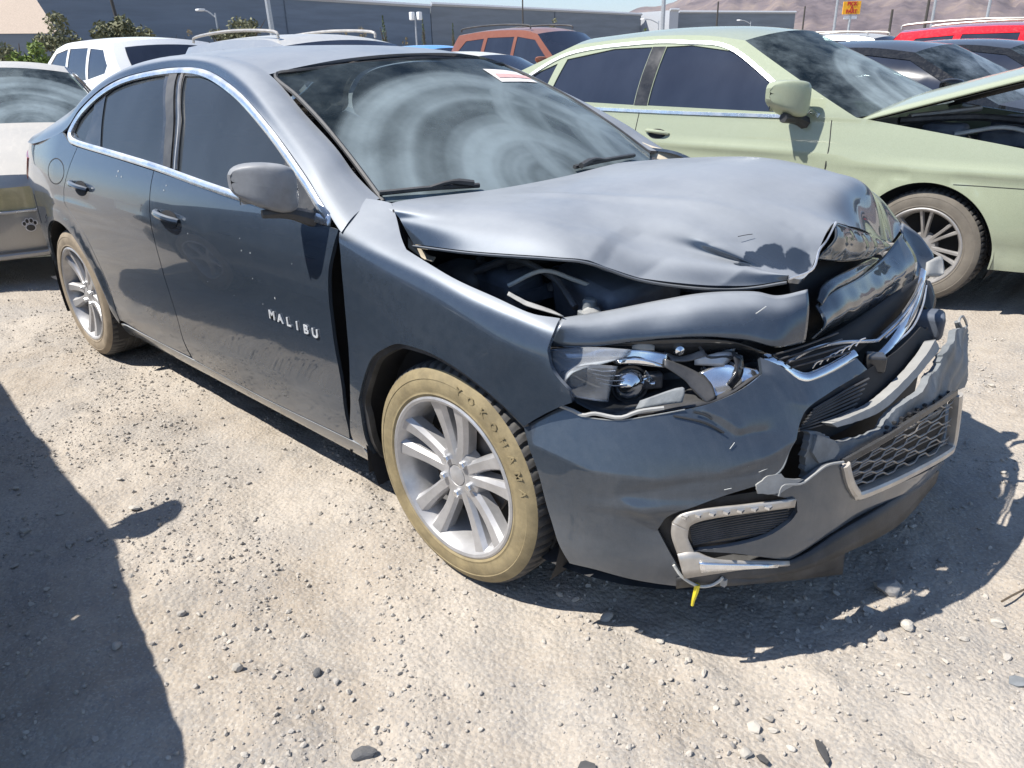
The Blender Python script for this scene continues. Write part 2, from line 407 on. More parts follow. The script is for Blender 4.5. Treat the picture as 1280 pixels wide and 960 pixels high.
def tyre_mesh(R=.335, Rr=.243, wd=.235, grooves=62):
    """tyre about local z (outer side +z, sidewall face at z=0): tread and shoulders with cut grooves"""
    mb = MB(); prof = [(Rr-.012, -.02), (Rr, -.006), (Rr+.003, -.001), (Rr+.010, .003), (Rr+.014, .001), (Rr+.017, .0015), (Rr+.03, .0035), (R-.047, .003), (R-.040, .001), (R-.038, .0025), (R-.025, -.003), (R-.012, -.013)]
    prof2 = [(R-.012, -.013), (R-.004, -.025), (R, -.045), (R, -.075), (R-.008, -.078), (R-.008, -.086), (R, -.089), (R, -.113), (R-.008, -.116), (R-.008, -.124), (R, -.127), (R, -.155), (R-.008, -.158), (R-.008, -.166), (R, -.169), (R, -.195), (R-.006, -.215), (R-.03, -.232), (Rr+.02, -.235), (Rr, -.225)]
    side = MB().lathe(prof, 96)
    n = grooves*4; k = len(prof2); V = []
    for i in range(n):
        a = 2*math.pi*i/n
        for j, (r, h) in enumerate(prof2):
            g = (i % 4 == 0)
            if g and (0 < j < 4 or 13 < j < 17): r -= .009
            if (i % 4 == 2) and 6 < j < 13: r -= .005
            aa = a+(.012 if 0 < j < 4 else 0)
            V.append((r*math.cos(aa), r*math.sin(aa), h))
    mb.add(V, [(i*k+j, ((i+1) % n)*k+j, ((i+1) % n)*k+j+1, i*k+j+1) for i in range(n) for j in range(k-1)])
    return side, mb
def rim_mesh(style='twin', Rl=.243):
    mb = MB()
    mb.lathe([(Rl-.012, -.024), (Rl, -.008), (Rl+.002, 0), (Rl-.004, .003), (Rl-.012, 0), (Rl-.018, -.014), (Rl-.026, -.03), (Rl-.032, -.06), (Rl-.036, -.2)], 80)
    def spoke(a_in, a_out, r0, r1, w0, w1, h0, h1, mid=.0, depth=.035):
        n = 9; G = []
        for i in range(n):
            t = i/(n-1); r = r0+(r1-r0)*t; a = a_in+(a_out-a_in)*t; ww = w0+(w1-w0)*t; ww = ww*(1-.22*math.sin(math.pi*t)); h = h0+(h1-h0)*t-mid*math.sin(math.pi*t)
            ax = np.array([math.cos(a), math.sin(a), 0]); tx = np.array([-math.sin(a), math.cos(a), 0]); ring = []
            for (q, hh) in ((-.5, -depth), (-.5, -.014), (-.30, -.001), (.30, -.001), (.5, -.014), (.5, -depth)):
                ring.append(ax*r+tx*ww*q+np.array([0, 0, h+hh]))
            G.append(ring)
        mb.grid(G)
    if style == 'twin':
        for k in range(5):
            a = rad(92+72*k)
            for s in (-1, 1): spoke(a+s*rad(15), a+s*rad(11.5), .052, Rl-.016, .042, .060, -.028, -.008, .007, .045)
        mb.lathe([(.088, -.07), (.08, -.036), (.066, -.030), (.034, -.028), (.032, -.032), (0.001, -.032)], 40)
    elif style == 'five':
        for k in range(5):
            a = rad(90+72*k); spoke(a, a, .04, Rl-.014, .07, .055, -.03, -.01, .004)
        mb.lathe([(.08, -.07), (.07, -.034), (.03, -.028), (.001, -.028)], 32)
    else:
        for k in range(7):
            a = rad(90+360/7*k)
            for s in (-1, 1): spoke(a+s*rad(6), a+s*rad(8), .05, Rl-.014, .026, .024, -.045, -.012, .0, .025)
        mb.lathe([(.08, -.08), (.07, -.05), (.03, -.044), (.001, -.044)], 32)
    return mb
def lug_nut():
    return MB().lathe([(.0115, -.006), (.0115, .010), (.009, .014), (.001, .0145)], 6)
WHEELS = {}
def wheel(parent, x, y, z, side, style='twin', sw='sidewall', R=.335, Rl=.243, steer=0, spin=0, rim='alloy', lettering=None, detail=True, width=.235):
    """side=-1: outer face towards -y"""
    key = (style, sw, R, Rl, rim, lettering, detail)
    if key not in WHEELS:
        s, t = tyre_mesh(R, Rl, width); me = {}
        me['rim'] = rim_mesh(style, Rl); me['side'] = s; me['tread'] = t; me['disc'] = MB().lathe([(.15, -.075), (.15, -.09), (.06, -.09)], 40)
        WHEELS[key] = me
    me = WHEELS[key]
    a = rad(90); Mx = Matrix.Translation((x, y, z)) @ Matrix.Rotation(steer, 4, 'Z') @ (Matrix.Rotation(rad(90), 4, 'X') if side < 0 else Matrix.Rotation(rad(-90), 4, 'X')) @ Matrix.Rotation(spin, 4, 'Z')
    w_ = me['rim'].build('wheel', M[rim], parent, angle=24) if not isinstance(me['rim'], bpy.types.Object) else None
    w_.matrix_local = Mx
    ty = me['tread'].build('tyre', M['rubber'], w_, angle=30)
    sd_ = me['side'].build('tyre_sidewall', M[sw], w_, angle=50)
    if detail:
        me['disc'].build('brake_disc', M['brake'], w_)
        MB().lathe([(Rl-.036, -.12), (.001, -.125)], 40).build('wheel_back', M['void'], w_)
        for k in range(5):
            n = lug_nut().build('lug_nut', M['chrome'], w_, smooth=False, angle=None); an = rad(92+36+72*k); n.location = (.056*math.cos(an), .056*math.sin(an), -.03)
        c = MB().lathe([(.031, -.034), (.030, -.028), (.022, -.025), (.001, -.024)], 28).build('centre_cap', M['alloy'], w_)
        # lug recess rings
    if lettering:
        mb = MB(); n = len(lettering); r = (Rl+R)/2+.004
        for i, ch in enumerate(lettering):
            V, F = text_mesh(ch, .032, .002, .0006)
            if not len(V): continue
            an = rad(78-i*9.2)-spin; V = V@np.array([[1, 0, 0], [0, 1, 0], [0, 0, 1]]); V = V+[0, r, .0031]
            c, s = math.cos(an-math.pi/2), math.sin(an-math.pi/2); Rm = np.array([[c, -s, 0], [s, c, 0], [0, 0, 1]]); mb.add(V@Rm.T, F)
        mb.build('tyre_lettering', M['sidewall'], w_, smooth=False, angle=None)
    return w_

# ------------------------------------------------------------------ the crashed sedan
car = thing('crashed_sedan', 'dark grey sedan with crumpled bonnet, broken headlamp and torn front bumper', 'car')
M['paint'] = paint('dark_grey_metallic', (.038, .054, .078), .5, .24, .64, .025, dustc=(.40, .42, .445), up0=.42, film=.03, fine=.5, clean=[((.62, -.34, .965), .045, .5, 20), ((.66, -.30, .955), .04, .5, 20), ((.585, -.38, .95), .028, .6, 30), ((.575, -.42, .93), .025, .6, 30)], low=.22)
M['paint_clean'] = paint('dark_grey_metallic_scuffed', (.040, .055, .076), .5, .26, .35, .05, dustc=(.38, .385, .39), low=.22, film=.05, fine=.6)
PT = M['paint']
SEC = pchip([.15, .2, .26, .35, .5, .65, .75, .85, .93, .99, 1.03, 1.1, 1.2, 1.3, 1.38, 1.43, 1.46], [.80, .85, .88, .9, .915, .925, .925, .918, .903, .885, .868, .835, .783, .725, .66, .59, .45])
PLN = pchip([-4.0, -3.8, -3.5, -3.2, -2.8, -2, 0, .25, .45, .6, .75, .85], [-.32, -.19, -.085, -.028, 0, 0, 0, -.015, -.05, -.12, -.26, -.42])
def side_w(x, z):
    x = np.asarray(x, float); z = np.asarray(z, float); w_ = SEC(z)+PLN(x)
    for xc in (0, -2.829):
        r = np.hypot(x-xc, z-.335); w_ = w_+.010*sstep(.455, .40, r)*sstep(.05, .2, z)
    cz = .845+.02*(x+1.7); w_ = w_+.006*np.exp(-((z-cz)/.018)**2)*sstep(-1.45, -1.9, x)*sstep(-2.95, -2.75, x)
    w_ = w_+.004*np.exp(-((z-.40-.03*(x+.5))/.05)**2)*sstep(-2.4, -2.2, x)
    return w_
SIDE = Surf(lambda u, v: np.stack([u, -side_w(u, v), v], -1), (-4.0, .85), (.15, 1.455), 240, 120)
pS = SIDE.pxs
def arch(xc, r, a0, a1, n=24): return [(xc+r*math.cos(a), .335+r*math.sin(a)) for a in np.linspace(rad(a0), rad(a1), n)]
def mir(o):
    """mirrored copy of a part on the other flank"""
    me = o.data.copy(); n = len(me.vertices); co = np.empty(n*3); me.vertices.foreach_get('co', co); co = co.reshape(-1, 3)
    F = [tuple(p.vertices)[::-1] for p in me.polygons]; return mesh_obj(o.name.split('.')[0], co*[1, -1, 1], F, [m for m in o.data.materials], o.parent, True, None, 40)

belt = pS([(97, 184), (140, 197), (193, 213), (250, 233), (300, 250), (420, 286)])
dcut_r = pS([(97, 184), (85, 215), (80, 240), (85, 260), (110, 300), (135, 355), (150, 400)])
dcut_f = [(-1.705, 1.040), (-1.705, .95), (-1.70, .875), (-1.672, .72), (-1.650, .558), (-1.648, .40), (-1.652, .28)]
dfront = pS([(423, 287), (415, 315), (410, 350), (415, 410), (425, 470), (434, 530), (437, 548)])
fd = panel('front_door', SIDE, loop([[dcut_f[0], belt[3], belt[4], dfront[0]], dfront[1:], [(-1.1, .262), (-1.643, .272)], dcut_f[::-1][1:]]), PT, car, step=.035, mirror=True)
rd = panel('rear_door', SIDE, loop([[dcut_r[0], belt[1], (dcut_f[0][0]-.006, dcut_f[0][1])], [(x-.006, z) for x, z in dcut_f[1:]], [(-2.0, .272), dcut_r[-1]], dcut_r[::-1][1:]]), PT, car, step=.035, mirror=True)
a_r = arch(-2.829, .385, 4, 188, 30)
cut = [(x-.006, z) for x, z in dcut_r]
q_out = loop([[cut[-1], (-2.425, .26)], [(-2.45, .335)], a_r, [(-3.22, .22)], [(-3.6, .21), (-3.92, .27)], [(-3.99, .45), (-3.985, .7), (-3.96, .93)], [(-3.85, .995), (-3.5, 1.045), (-3.2, 1.06), (-2.95, 1.10), (-2.80, 1.13)], [(-2.665, 1.088), cut[0]], cut[1:]], .03)
qp = panel('quarter_panel', SIDE, q_out, PT, car, step=.035, mirror=True)
sill = panel('sill', SIDE, loop([[(-.44, .262), (-.50, .274), (-1.1, .255), (-1.65, .266), (-2.41, .262)], [(-2.44, .17)], [(-1.5, .152), (-.37, .158)]]), PT, car, step=.03, mirror=True)

# glazing and its frame
dlo_t = [(424, 286), (402, 252), (380, 216), (340, 161), (300, 116), (260, 89), (218, 85), (165, 94), (130, 109), (100, 136), (86, 160)]
ring_px = [(412, 277), (398, 254), (376, 219), (336, 163), (297, 119), (258, 93), (218, 89), (166, 98), (133, 113), (104, 139), (90, 161), (88, 172), (97, 179), (140, 192), (195, 209), (250, 229), (300, 246), (350, 260)]
ring = spl(pS(ring_px+[ring_px[0]]), .025)
rp = SIDE(ring); rn = SIDE.normals(ring, 1)
if rn[0][1] > 0: rn = -rn; SGN = -1
else: SGN = 1
tr_ = MB().sweep(rp[:-1], rn[:-1], [(-.014, -.004), (-.013, .006), (-.004, .010), (.006, .009), (.014, .004), (.014, -.004)], closed=True).build('window_trim', M['chrome'], car, angle=50); mir(tr_)
g_q = loop([pS([(92, 165), (100, 148), (118, 126)]), pS([(113, 150), (105, 176)]), pS([(95, 171)])], .02)
g_r = loop([pS([(131, 119), (150, 106), (180, 97), (206, 93)]), pS([(203, 150), (197, 206)]), pS([(160, 196), (124, 185)]), pS([(126, 150)])], .03)
g_f = loop([pS([(230, 94), (261, 97), (296, 119), (327, 153), (353, 188)]), pS([(354, 256)]), pS([(300, 241), (221, 214)]), pS([(226, 150)])], .03)
M['glass_side'] = glass_dark('dusty_tinted_glass', dust=.12, trans=.34, dustc=(.22, .25, .29))
fr = panel('window_frame', SIDE, ring[:-1], M['gloss'], car, holes=[g_q, g_r, g_f], step=.04, thick=.01, off=-.004, sgn=SGN, mirror=True)
for g in (g_q, g_r, g_f): panel('side_window', SIDE, g, M['glass_side'], car, step=.05, thick=.004, off=-.009, sgn=SGN, mirror=True)
# pillar cover strips
pl = panel('pillar_cover', SIDE, loop([pS([(212, 92), (222, 91)]), pS([(217, 150), (213, 210)]), pS([(204, 208)]), pS([(208, 150)])], .04), M['black'], car, step=.05, thick=.004, off=.001, sgn=SGN, mirror=True)
st = MB().sweep(SIDE(spl(pS([(228, 92), (224, 150), (219, 212)]), .04)), np.tile([0, -1., 0.2], (len(spl(pS([(228, 92), (224, 150), (219, 212)]), .04)), 1)), [(-.005, -.004), (-.004, .004), (.004, .004), (.005, -.004)]).build('window_guide', M['satin'], car); mir(st)
sl = panel('mirror_sail', SIDE, loop([pS([(357, 193)]), pS([(378, 225), (405, 271)]), pS([(380, 266), (357, 259)])], .03), M['black'], car, step=.03, thick=.006, off=.002, sgn=SGN, mirror=True)

# roof rail, roof, rear glass, boot
T_ = np.array([(-.38, -.892, .955)]+[tuple(SIDE(np.array([SIDE.px(*q)]))[0]) for q in ((424, 287), (401, 250), (380, 215), (340, 160), (300, 115), (260, 88), (218, 84), (165, 93), (130, 108), (100, 135))]+[ (-2.80, -.815, 1.135), (-3.2, -.838, 1.06), (-3.5, -.79, 1.045), (-3.85, -.66, .995)])
R_ = np.array([(-.40, -.72, 1.025), (-.48, -.712, 1.045), (-.60, -.70, 1.10), (-.72, -.68, 1.17), (-.92, -.645, 1.255), (-1.20, -.60, 1.382), (-1.5, -.565, 1.436), (-1.94, -.55, 1.455), (-2.3, -.565, 1.43), (-2.58, -.59, 1.375), (-2.8, -.615, 1.31), (-3.0, -.65, 1.24), (-3.3, -.66, 1.15), (-3.55, -.62, 1.085), (-3.9, -.50, 1.025)])
mid = (T_+R_)/2; nrm_ = np.cross(np.gradient(T_, axis=0), R_-T_); nrm_ /= np.linalg.norm(nrm_, axis=1)[:, None]; nrm_ *= np.sign(nrm_[:, 2:3])
q1 = T_*.72+R_*.28+nrm_*.018; q2 = T_*.35+R_*.65+nrm_*.016
RAIL = grid_surf(np.stack([T_, q1, q2, R_], 1), 160, 20)
def rect(u0, u1, v0, v1, su, sv): return loop([[(u0, v0), (u1, v0)], [(u1, v1)], [(u0, v1)]], max(su, .02))
RSG = 1 if RAIL.normals(np.array([[6., 1.5]]))[0][2] > 0 else -1
rl = panel('roof_rail', RAIL, rect(.85, 14, 0, 3, .2, .2), PT, car, step=.25, thick=.01, scale=(1, 1), sgn=RSG); mir(rl)
zc = pchip([-3.95, -3.6, -3.35, -3.1, -2.8, -2.6, -2.3, -1.9, -1.5, -1.2, -1.0], [1.04, 1.09, 1.165, 1.27, 1.37, 1.415, 1.462, 1.484, 1.474, 1.44, 1.41])
Redge = R_[5:]
rows = []
for p in Redge:
    xb = .12*sstep(-1.7, -1.2, p[0]) - .05*sstep(-2.6, -3.9, p[0]); xc = p[0]+xb
    rows.append([(p[0]+xb*(1-t*t), p[1]*t, p[2]+(zc(p[0])-p[2])*(1-abs(t)**2.4)) for t in (1, .85, .6, .3, 0, -.3, -.6, -.85, -1)])
TOP = grid_surf(rows, 120, 60); TSG = 1 if TOP.normals(np.array([[2., 4.]]))[0][2] > 0 else -1
M['paint_roof'] = PT
panel('roof', TOP, rect(0, 5, 0, 8, .1, .1), PT, car, step=.22, sgn=TSG)
M['glass_screen'] = glass_dark('dusty_rear_glass', dust=.3, trans=.2)
panel('rear_window', TOP, rect(5.03, 7.6, .5, 7.5, .1, .1), M['glass_screen'], car, step=.25, sgn=TSG, off=-.004)
panel('boot_lid', TOP, rect(7.65, 9, 0, 8, .1, .1), PT, car, step=.25, sgn=TSG)
# tail
TAIL = grid_surf([[(-3.96+.0*abs(y)**2-.12*(1-(abs(y)/.58)**2)+b, y, z) for z, b in ((.27, .05), (.45, 0), (.7, 0), (.93, .03), (1.07, .10))] for y in np.linspace(-.58, .58, 9)], 30, 20)
panel('rear_bumper', TAIL, rect(0, 8, 0, 4, .3, .3), PT, car, step=.4, sgn=1 if TAIL.normals(np.array([[4., 2.]]))[0][0] < 0 else -1)
for s in (1, -1):
    tl = panel('tail_lamp', SIDE, loop([[(-3.98, .80), (-3.96, .93)], [(-3.80, .985), (-3.45, .965)], [(-3.50, .90), (-3.65, .83), (-3.85, .79)]], .03), M['red_lens'], car, step=.05, thick=.02, off=.006, sgn=SGN) if s == 1 else mir(tl)
# windscreen
ws = []
for t in np.linspace(0, 1, 5):
    rw = []
    for s in (-1, -.8, -.5, 0, .5, .8, 1):
        a = np.array([-1.19+.14*(1-s*s), s*.592, 1.378+.045*(1-abs(s)**2.2)]); b = np.array([-.465+.25*(1-s*s), s*.71, 1.030-.03*(1-s*s)])
        p = a+(b-a)*t+np.array([.0, 0, .030*math.sin(math.pi*t)]); rw.append(p)
    ws.append(rw)
WS = grid_surf(ws, 60, 60); WSG = 1 if WS.normals(np.array([[2., 3.]]))[0][2] > 0 else -1
# ------------------------------------------------------------------ front of the crashed sedan
def st_row(x, roll): return [(x, -float(side_w(x, z)), z) for z in (.15, .30, .45, .60, .70)]+[(x, y, z) for z, y in roll]
FEN = grid_surf([st_row(-.52, [(.85, -.917), (.93, -.905), (.985, -.885), (1.03, -.82), (1.055, -.72)]), st_row(-.36, [(.845, -.919), (.92, -.907), (.965, -.882), (1.005, -.82), (1.045, -.74)]),
    st_row(-.20, [(.84, -.919), (.90, -.907), (.94, -.882), (.965, -.83), (.98, -.76)]), st_row(-.05, [(.82, -.921), (.88, -.908), (.92, -.882), (.942, -.83), (.95, -.76)]),
    st_row(.10, [(.80, -.92), (.855, -.908), (.895, -.88), (.917, -.83), (.925, -.76)]), st_row(.25, [(.785, -.907), (.83, -.894), (.868, -.868), (.89, -.82), (.90, -.75)]),
    st_row(.38, [(.765, -.882), (.81, -.870), (.843, -.845), (.862, -.80), (.872, -.73)]), st_row(.52, [(.74, -.838), (.775, -.828), (.80, -.81), (.82, -.77), (.83, -.70)])], 120, 120)
fp = FEN.pxs
FSG = 1 if FEN.normals(np.array([[3., 2.]]))[0][1] < 0 else -1
f_out = loop([fp([(425, 288), (433, 265), (446, 246)]), fp([(472, 250), (489, 254)]), fp([(497, 278), (508, 312)]), fp([(560, 344), (620, 372), (665, 392), (700, 398)]),
    fp([(692, 415), (684, 438)]), fp([(690, 462), (711, 488)]), fp([(715, 503)]), fp([(655, 533)]), fp([(620, 499), (580, 467), (545, 445), (510, 432), (490, 431), (470, 442), (458, 462), (448, 500)]),
    fp([(452, 525), (474, 576)]), fp([(455, 563), (441, 549)]), fp([(438, 500), (436, 440), (430, 370), (426, 320)])], .15)
panel('front_fender', FEN, f_out, PT, car, step=.17, scale=(1, 1), sgn=FSG, thick=.015)
# left fender, mostly hidden behind the bonnet
def mirP(S): return Surf(lambda u, v: S.f(u, v)*np.array([1, -1, 1]), S.u, S.v, 20, 20)
panel('front_fender', mirP(FEN), loop([[(0.1, 1.2), (.1, 8.8)], [(6.5, 8.8)], [(6.6, 5)], [(5.3, 3.6), (4.6, 4.3), (3.6, 4.75), (2.4, 4.5), (1.4, 3), (1.1, 1.2)]], .15), PT, car, step=.2, sgn=-FSG)
# wheel housings
for x0 in (0, -2.829):
    for s in (-1, 1):
        mb = MB().lathe([(.40, 0), (.40, .34)], 28, a0=rad(-25), a1=rad(205)).lathe([(.40, .34), (.02, .34)], 28); o = mb.build('wheel_housing', M['void'], car); o.matrix_local = Matrix.Translation((x0, s*.895, .335)) @ Matrix.Rotation(rad(90 if s > 0 else -90), 4, 'X') @ Matrix.Rotation(rad(0 if s > 0 else 180), 4, 'Z')
lip = fp([(655, 536), (620, 502), (580, 470), (545, 448), (510, 435), (490, 434), (470, 445), (459, 465), (450, 503), (455, 527), (474, 574)])
lc = spl(lip, .15); MB().sweep(FEN(lc)+[0, .012, 0], FEN.normals(lc, FSG), [(-.01, -.012), (-.008, .0), (.010, -.001), (.012, -.02)]).build('arch_lip', M['black'], car)

# bonnet: buckled sheet
def Rr(*a): return [Q(px, py, y=y) for px, py, y in a]
e0 = Rr((517, 305, -.79), (590, 314, -.78), (690, 321, -.74), (736, 326, -.70), (800, 347, -.62), (870, 357, -.54), (930, 358, -.47), (984, 350, -.41))
e1 = Rr((493, 253, -.73), (575, 257, -.665), (660, 264, -.62), (722, 277, -.58), (790, 294, -.52), (860, 313, -.46), (915, 326, -.415), (991, 347, -.385))
xs = [-.25, -.05, .12, .25, .38, .48, .58]
c2 = [(x-.05, -.40, z) for x, z in zip(xs, (1.04, 1.055, 1.058, 1.052, 1.038, 1.018, .985))]+[Q(1013, 338, y=-.30)]
c3 = [(x, -.12, z) for x, z in zip(xs, (1.05, 1.078, 1.095, 1.098, 1.09, 1.068, 1.04))]+[Q(1043, 279, y=-.12)]
c4 = [(x, .22, z) for x, z in zip(xs, (1.06, 1.086, 1.102, 1.108, 1.10, 1.085, 1.05))]+[Q(1090, 294, y=.2)]
c5 = [(x-.02, .47, z) for x, z in zip(xs, (1.03, 1.055, 1.07, 1.07, 1.055, 1.03, .985))]+[Q(1112, 303, y=.45)]
c6 = [(-.40, .72, 1.0), (-.1, .75, 1.01), (.1, .76, 1.005), (.25, .75, .99), (.38, .73, .96), (.48, .70, .93), (.55, .67, .90), Q(1126, 285, y=.62)]
e05 = [(a+b)/2+np.array([.0, -.012, .012]) for a, b in zip(e0, e1)]
HG = np.stack([np.array(k) for k in (e0, e05, e1, c2, c3, c4, c5, c6)], 1)
HOOD = grid_surf(HG, 120, 90); HSG = 1 if HOOD.normals(np.array([[3., 4.]]))[0][2] > 0 else -1
rng = np.random.default_rng(5)
def hl_(*q): return HOOD(np.array(HOOD.pxs(q)))
HCR = [(hl_((736, 325), (756, 300), (778, 284)), .008, .022), (hl_((757, 330), (772, 306), (800, 292)), -.007, .025), (hl_((600, 263), (700, 276), (790, 301), (870, 320), (935, 334)), .005, .03), (hl_((1041, 281), (1005, 264), (950, 255)), .008, .03),
    (hl_((1000, 342), (1012, 312), (1003, 290), (985, 280)), -.010, .02), (hl_((800, 346), (835, 322), (885, 306), (930, 300)), -.008, .028), (hl_((1060, 285), (1050, 262), (1020, 240)), -.006, .03), (hl_((905, 356), (930, 338), (965, 330)), .007, .02)]
def hood_bump(uv):
    P = HOOD(uv); x, y = P[:, 0], P[:, 1]; b = np.zeros(len(P))
    # pressed ridge line and dents
    yr = -.50+.30*(x+.25); b += .006*np.exp(-((y-yr)/.022)**2)*sstep(-.2, .0, x)*sstep(.62, .4, x)
    b -= .005*np.exp(-(((x-.36)/.07)**2+((y+.53)/.05)**2)); b += .005*np.exp(-(((x-.28)/.05)**2+((y+.60)/.05)**2)); b -= .006*np.exp(-(((x-.50)/.10)**2+((y+.36)/.04)**2))
    for (L, a_, w_) in HCR: b += .38*a_*np.exp(-polydist(P, L)/w_)
    b += .004*np.sin(9*x+5*y)*sstep(.2, .5, x)+.003*np.sin(23*y-11*x)*sstep(.35, .6, x)
    return b
hd = panel('bonnet', HOOD, rect(0, 7, 0, 7, .06, .06), PT, car, step=.06, sgn=HSG, thick=.012, bump=hood_bump)
def sheet(name, rows, mat, parent, nu=14, nv=24, wrinkle=0., freq=40, thick=.004, seed=0):
    """thin bent sheet through rows of points"""
    S = grid_surf(rows, 4, 4); U, V = np.meshgrid(np.linspace(0, len(rows)-1, nu), np.linspace(0, len(rows[0])-1, nv), indexing='ij'); G = S.f(U, V)
    N = S.normals(np.stack([U.ravel(), V.ravel()], 1)).reshape(nu, nv, 3)
    if wrinkle:
        r = np.random.default_rng(seed); h = np.zeros((nu, nv))
        for _ in range(7):
            a = r.uniform(0, 6.3); k = freq*r.uniform(.4, 1.6)*np.array([math.cos(a), math.sin(a), r.uniform(-.7, .7)]); h += np.abs(np.sin((G@k)+r.uniform(0, 6)))-.6
        h *= wrinkle/4; e = np.minimum(np.minimum(np.linspace(0, 1, nu), np.linspace(1, 0, nu))[:, None]*6, 1)*np.minimum(np.minimum(np.linspace(0, 1, nv), np.linspace(1, 0, nv))[None]*8, 1); G = G+N*(h*np.clip(e, 0, 1))[..., None]
    o = MB().grid(G).build(name, mat, parent, angle=32); m = o.modifiers.new('s', 'SOLIDIFY'); m.thickness = thick; m.offset = 0; return o
M['paint_gloss'] = paint('dark_grey_metallic_clean', (.04, .05, .06), .4, .22, .12, .05, low=.1)
A_ = Rr((1043, 279, -.12), (1068, 287, .04), (1090, 294, .2), (1106, 302, .38)); B_ = Rr((1020, 324, -.24), (1050, 327, -.06), (1083, 323, .17), (1101, 313, .36))
mA = [(a*.55+b*.45)+np.array([.02, 0, .0]) for a, b in zip(A_, B_)]
sheet('bonnet_fold', [A_, mA, B_], M['paint_gloss'], hd, 22, 40, .010, 30, seed=3)
C_ = Rr((1021, 375, -.27), (1031, 353, -.20), (1068, 334, .02), (1092, 322, .28)); D_ = Rr((1021, 384, -.27), (1042, 362, -.16), (1073, 346, .05), (1095, 324, .30))
sheet('bonnet_fold', [C_, [p+np.array([.012, 0, 0]) for p in (np.array(C_)+np.array(D_))/2], D_], M['paint_gloss'], hd, 8, 24, .003, 40, seed=9)
T3 = Rr((1019, 382, -.28), (1043, 362, -.15), (1075, 345, .07), (1103, 322, .36), (1127, 292, .60)); B3 = Rr((1014, 424, -.33), (1040, 409, -.15), (1074, 395, .05), (1106, 374, .27), (1141, 354, .55))
m3 = [(a+b)/2+np.array([.028, 0, .0]) for a, b in zip(T3, B3)]
sheet('bonnet_nose', [T3, m3, B3], M['paint_gloss'], hd, 16, 40, .006, 18, seed=4)
# black sheet painting the shaded gap behind the folds
sheet('fold_shade_sheet', [Rr((985, 352, -.30), (1040, 320, .0), (1100, 318, .45)), Rr((1000, 420, -.25), (1050, 400, .1), (1120, 345, .6))], M['void'], hd, 4, 6)
# strip of the bonnet's leading edge still over the headlamp
S_t = Rr((703, 398, -.77), (760, 389, -.69), (820, 377, -.61), (880, 367, -.54), (940, 365, -.48), (972, 370, -.44), (1009, 362, -.37))
S_b = Rr((687, 430, -.815), (740, 429, -.765), (800, 422, -.695), (870, 417, -.62), (930, 420, -.55), (970, 429, -.50), (1006, 424, -.41))
S_m = [(a+b)/2+np.array([.006, -.004, .012]) for a, b in zip(S_t, S_b)]
sheet('bonnet_leading_edge', [S_t, S_m, S_b, [p+np.array([-.012, .012, -.012]) for p in S_b]], PT, hd, 16, 60, .002, 30, seed=2, thick=.005)
# left fender corner showing past the bonnet
sheet('fender_corner', [Rr((1127, 279, .72), (1148, 293, .76), (1166, 317, .80)), Rr((1127, 295, .68), (1146, 318, .74), (1169, 332, .78)), Rr((1141, 355, .62), (1150, 351, .68), (1163, 344, .74))], PT, car, 10, 14)

# bumper surface
plan = np.array([(.20, -.918), (.27, -.916), (.36, -.912), (.46, -.893), (.56, -.855), (.65, -.80), (.73, -.73), (.80, -.63), (.86, -.51), (.905, -.37), (.94, -.20), (.965, 0), (.970, .2), (.962, .38), (.945, .52), (.915, .66), (.86, .80)])
tg = np.gradient(plan, axis=0); pn = np.stack([tg[:, 1], -tg[:, 0]], 1); pn /= np.linalg.norm(pn, axis=1)[:, None]
def bprof(z, d=0.): return np.interp(z, [.14, .18, .23, .30, .42, .50, .56, .62, .68, .74, .80], [.065, .04, .016, 0, 0, .002, .012, .03, .055, .09, .14])+d
ZB = [.14, .18, .23, .30, .36, .42, .50, .56, .62, .68, .74, .80]
def bsurf(d): return grid_surf([[(p[0]-n[0]*bprof(z, d), p[1]-n[1]*bprof(z, d), z) for z in ZB] for p, n in zip(plan, pn)], 120, 80)
BP = bsurf(0.); BI = bsurf(.055); BSG = 1 if BP.normals(np.array([[8., 5.]]))[0][0] > 0 else -1
bp, bi = BP.pxs, BI.pxs
def BO(px, py, off=0., S=BP):
    uv = np.array([S.px(px, py)]); return S(uv)[0]+S.normals(uv, BSG)[0]*off
def bpanel(name, segs, mat, parent, off=0., S=BP, step=.16, jag=0., **kw):
    L = loop([S.pxs(s) for s in segs], .15 if not jag else .09)
    if jag: r = np.random.default_rng(len(name)); L = L+r.normal(size=L.shape)*jag
    return panel(name, S, L, mat, parent, step=step, scale=(1, .9), sgn=BSG, off=off, **kw)
PB = M['paint_clean']
def bl_(*q): return BP(np.array(BP.pxs(q)))
BCR = [(bl_((668, 556), (740, 588), (820, 600), (900, 592), (955, 572), (988, 552)), .010, .045), (bl_((770, 620), (815, 645), (826, 655)), .008, .03), (bl_((770, 620), (860, 604), (945, 588)), -.009, .035), (bl_((870, 515), (920, 545), (960, 540)), -.008, .03), (bl_((880, 512), (905, 522), (925, 538)), .006, .012), (bl_((960, 470), (985, 500), (1005, 505)), .006, .025)]
def b_bump(uv):
    P = BP(uv); x, y, z = P.T; b = np.zeros(len(P))
    # pressed shoulder line across the corner and scoop towards the fog lamp
    zl = .475+.10*(x-.75); b += .007*sstep(.018, -.018, np.abs(z-zl)-.012)*sstep(.42, .6, x)
    b -= .014*sstep(.0, .06, zl-.03-z)*sstep(.10, .0, .34+.0*x-z)*0
    b -= .012*np.exp(-((z-.41+.05*(x-.6))/.035)**2)*sstep(.52, .66, x)
    b += .003*np.sin(34*y+8*z)*sstep(.74, .86, x)
    for (L, a_, w_) in BCR: b += a_*np.exp(-polydist(P, L)/w_)
    return b
